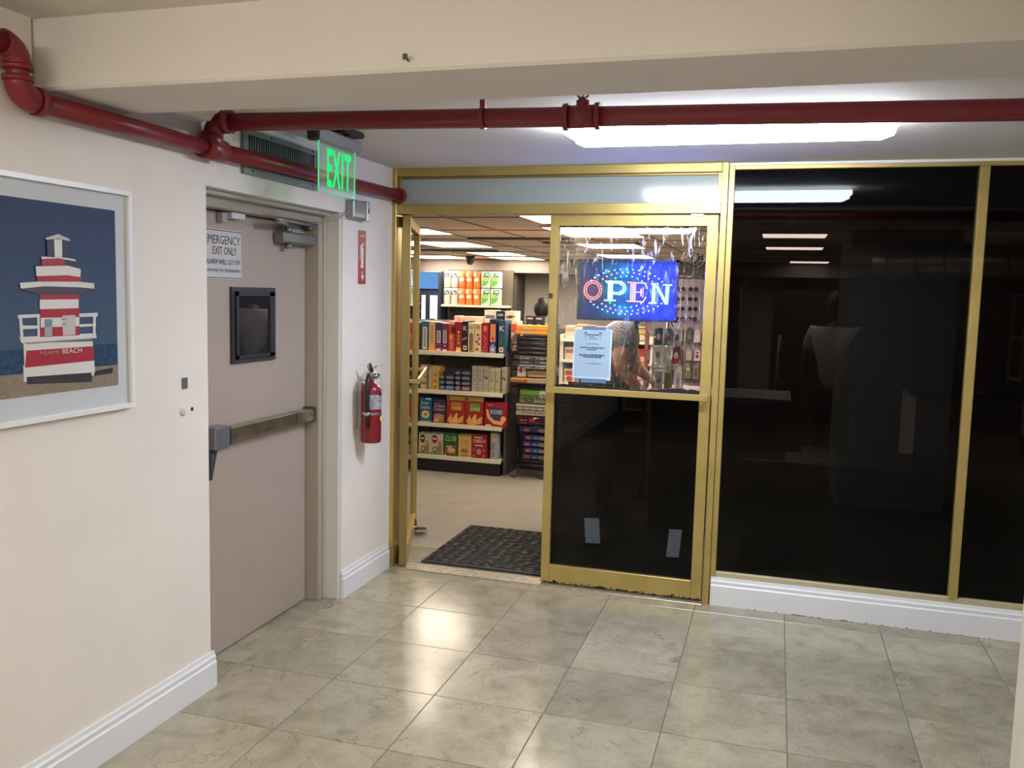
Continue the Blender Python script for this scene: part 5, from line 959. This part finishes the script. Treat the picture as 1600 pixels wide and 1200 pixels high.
    for s in (-1, 1):
        hp('eye', lambda bm: (sph(bm, (s*.03, .083, .008), (.012, .008, .007))), mat((.08, .05, .04), .2)); hp('ear', lambda bm: (sph(bm, (s*.076, .0, -.005), (.010, .018, .03))), skinm)
    hp('nose', lambda bm: (sph(bm, (0, .098, -.022), (.012, .016, .02))), skinm); hp('mouth', lambda bm: (sph(bm, (0, .080, -.060), (.024, .008, .006))), mat((.35, .10, .09), .5))
    def hr(bm):
        bmesh.ops.create_uvsphere(bm, u_segments=20, v_segments=14, radius=1)
        for v in list(bm.verts):
            x, y, z = v.co; v.co = Vector((x*.088, y*.106-.008, z*.122+.012))
            if y > .35 and z < .45: v.co.y = min(v.co.y, .045)
            if z < -.2 and y < .35: v.co.z -= hairlen
        for f in bm.faces: f.smooth = True
    hp('hair', hr, hair)
    # clothes, a shell over the same skeleton
    sl = {}; k_ = lambda k, r, r2=None, p=None: sl.__setitem__(k, (*(p or b[k]), r) if r2 is None else (*(p or b[k]), r, r2))
    k_('chest', .13*fat, .168*fat); k_('waist', .118*fat, .148*fat); hem = tuple(Vector(b['pelvis'])+(Vector(b['pelvis'])-Vector(b['waist']))*.35); k_('hem', .125*fat, .155*fat, p=hem); k_('col', .062, .078, p=tuple(Vector(b['neckbase'])-Vector((0, 0, .02))))
    Es = [('chest', 'waist'), ('waist', 'hem'), ('chest', 'col')]
    for s in 'LR':
        k_('sh'+s, .072*fat); mid = tuple(Vector(b['sh'+s]).lerp(Vector(b['el'+s]), .62)); k_('sl'+s, .064*fat, p=mid); Es += [('chest', 'sh'+s), ('sh'+s, 'sl'+s)]
    skin('shirt', t, sl, Es, shirt, 2)
    tr_ = {}; k2 = lambda k, r, r2=None: tr_.__setitem__(k, (*b[k], r) if r2 is None else (*b[k], r, r2)); k2('pelvis', .118*fat, .145*fat); Et = []
    for s in 'LR': k2('hip'+s, .096*fat); k2('kn'+s, .068); k2('an'+s, .055); Et += [('pelvis', 'hip'+s), ('hip'+s, 'kn'+s), ('kn'+s, 'an'+s)]
    skin('trousers', t, tr_, Et, trous, 2)
    for s in 'LR':
        a = b['an'+s]; skin('shoe', t, {'h': (a[0], a[1]-.03, .045, .045), 'm': (a[0], a[1]+.06, .04, .038, .045), 't': (a[0], a[1]+.17, .033, .03, .045)}, [('h', 'm'), ('m', 't')], mat(shoe, .5), 2)
    return t
stand = {'pelvis': (0, 0, .95), 'waist': (0, -.01, 1.10), 'chest': (0, 0, 1.30), 'neckbase': (0, -.01, 1.44), 'neck': (0, 0, 1.50), 'head': (0, .03, 1.62), 'shL': (-.18, 0, 1.40), 'shR': (.18, 0, 1.40),
    'elL': (-.24, -.02, 1.10), 'elR': (.24, -.02, 1.10), 'wrL': (-.23, .10, .87), 'wrR': (.23, .10, .87), 'hipL': (-.09, 0, .88), 'hipR': (.09, 0, .88), 'knL': (-.10, .02, .48), 'knR': (.10, .02, .48), 'anL': (-.10, -.02, .09), 'anR': (.10, -.02, .09)}
lean = dict(stand); lean.update({'pelvis': (0, -.04, .93), 'waist': (0, -.03, 1.08), 'chest': (0, .06, 1.26), 'neckbase': (0, .12, 1.40), 'neck': (0, .16, 1.45), 'head': (0, .22, 1.545), 'shL': (-.17, .10, 1.35), 'shR': (.18, .09, 1.35), 'elL': (-.27, .16, 1.10), 'elR': (.29, .09, 1.085), 'wrL': (-.20, .32, .98), 'wrR': (.27, .26, .955), 'hipL': (-.09, -.06, .87), 'hipR': (.09, -.06, .87)})
stripe = bpy.data.materials.new('striped_jersey'); stripe.use_nodes = True; nt = stripe.node_tree; g_ = nt.nodes.new('ShaderNodeNewGeometry'); n_ = nt.nodes.new('ShaderNodeTexNoise'); mp = nt.nodes.new('ShaderNodeMapping'); mp.inputs['Scale'].default_value = (14, 14, 110); r = nt.nodes.new('ShaderNodeValToRGB')
nt.links.new(g_.outputs['Position'], mp.inputs[0]); nt.links.new(mp.outputs[0], n_.inputs['Vector']); n_.inputs['Detail'].default_value = 3; nt.links.new(n_.outputs[0], r.inputs[0]); nt.links.new(r.outputs[0], nt.nodes['Principled BSDF'].inputs['Base Color']); nt.nodes['Principled BSDF'].inputs['Roughness'].default_value = .9
r.color_ramp.elements[0].position = .42; r.color_ramp.elements[0].color = (.07, .065, .07, 1); r.color_ramp.elements[1].position = .58; r.color_ramp.elements[1].color = (.55, .53, .53, 1)
person('person in a grey striped t-shirt leaning over the checkout counter, seen through right door', (-1.14, 6.28, 0), -math.pi/2+.12, lean, SKIN, stripe, mat((.05, .05, .07), .8), mat((.06, .045, .045), .7), hairlen=.03, fat=1.5)
pb_ = person('person with black hair and dark top standing beyond the wire rack', (-2.31, 8.75, 0), .3, stand, mat((.22, .11, .07), .5), mat((.03, .03, .035), .8), mat((.04, .05, .08), .8), mat((.008, .008, .01), .6), sc=.90)
person('person in a white t-shirt and black trousers dimly seen behind the dark window', (.46, 7.65, 0), -.3, stand, mat((.12, .06, .04), .5), mat((.70, .66, .62), .8), mat((.02, .02, .025), .8), mat((.01, .01, .01), .6), sc=.97)
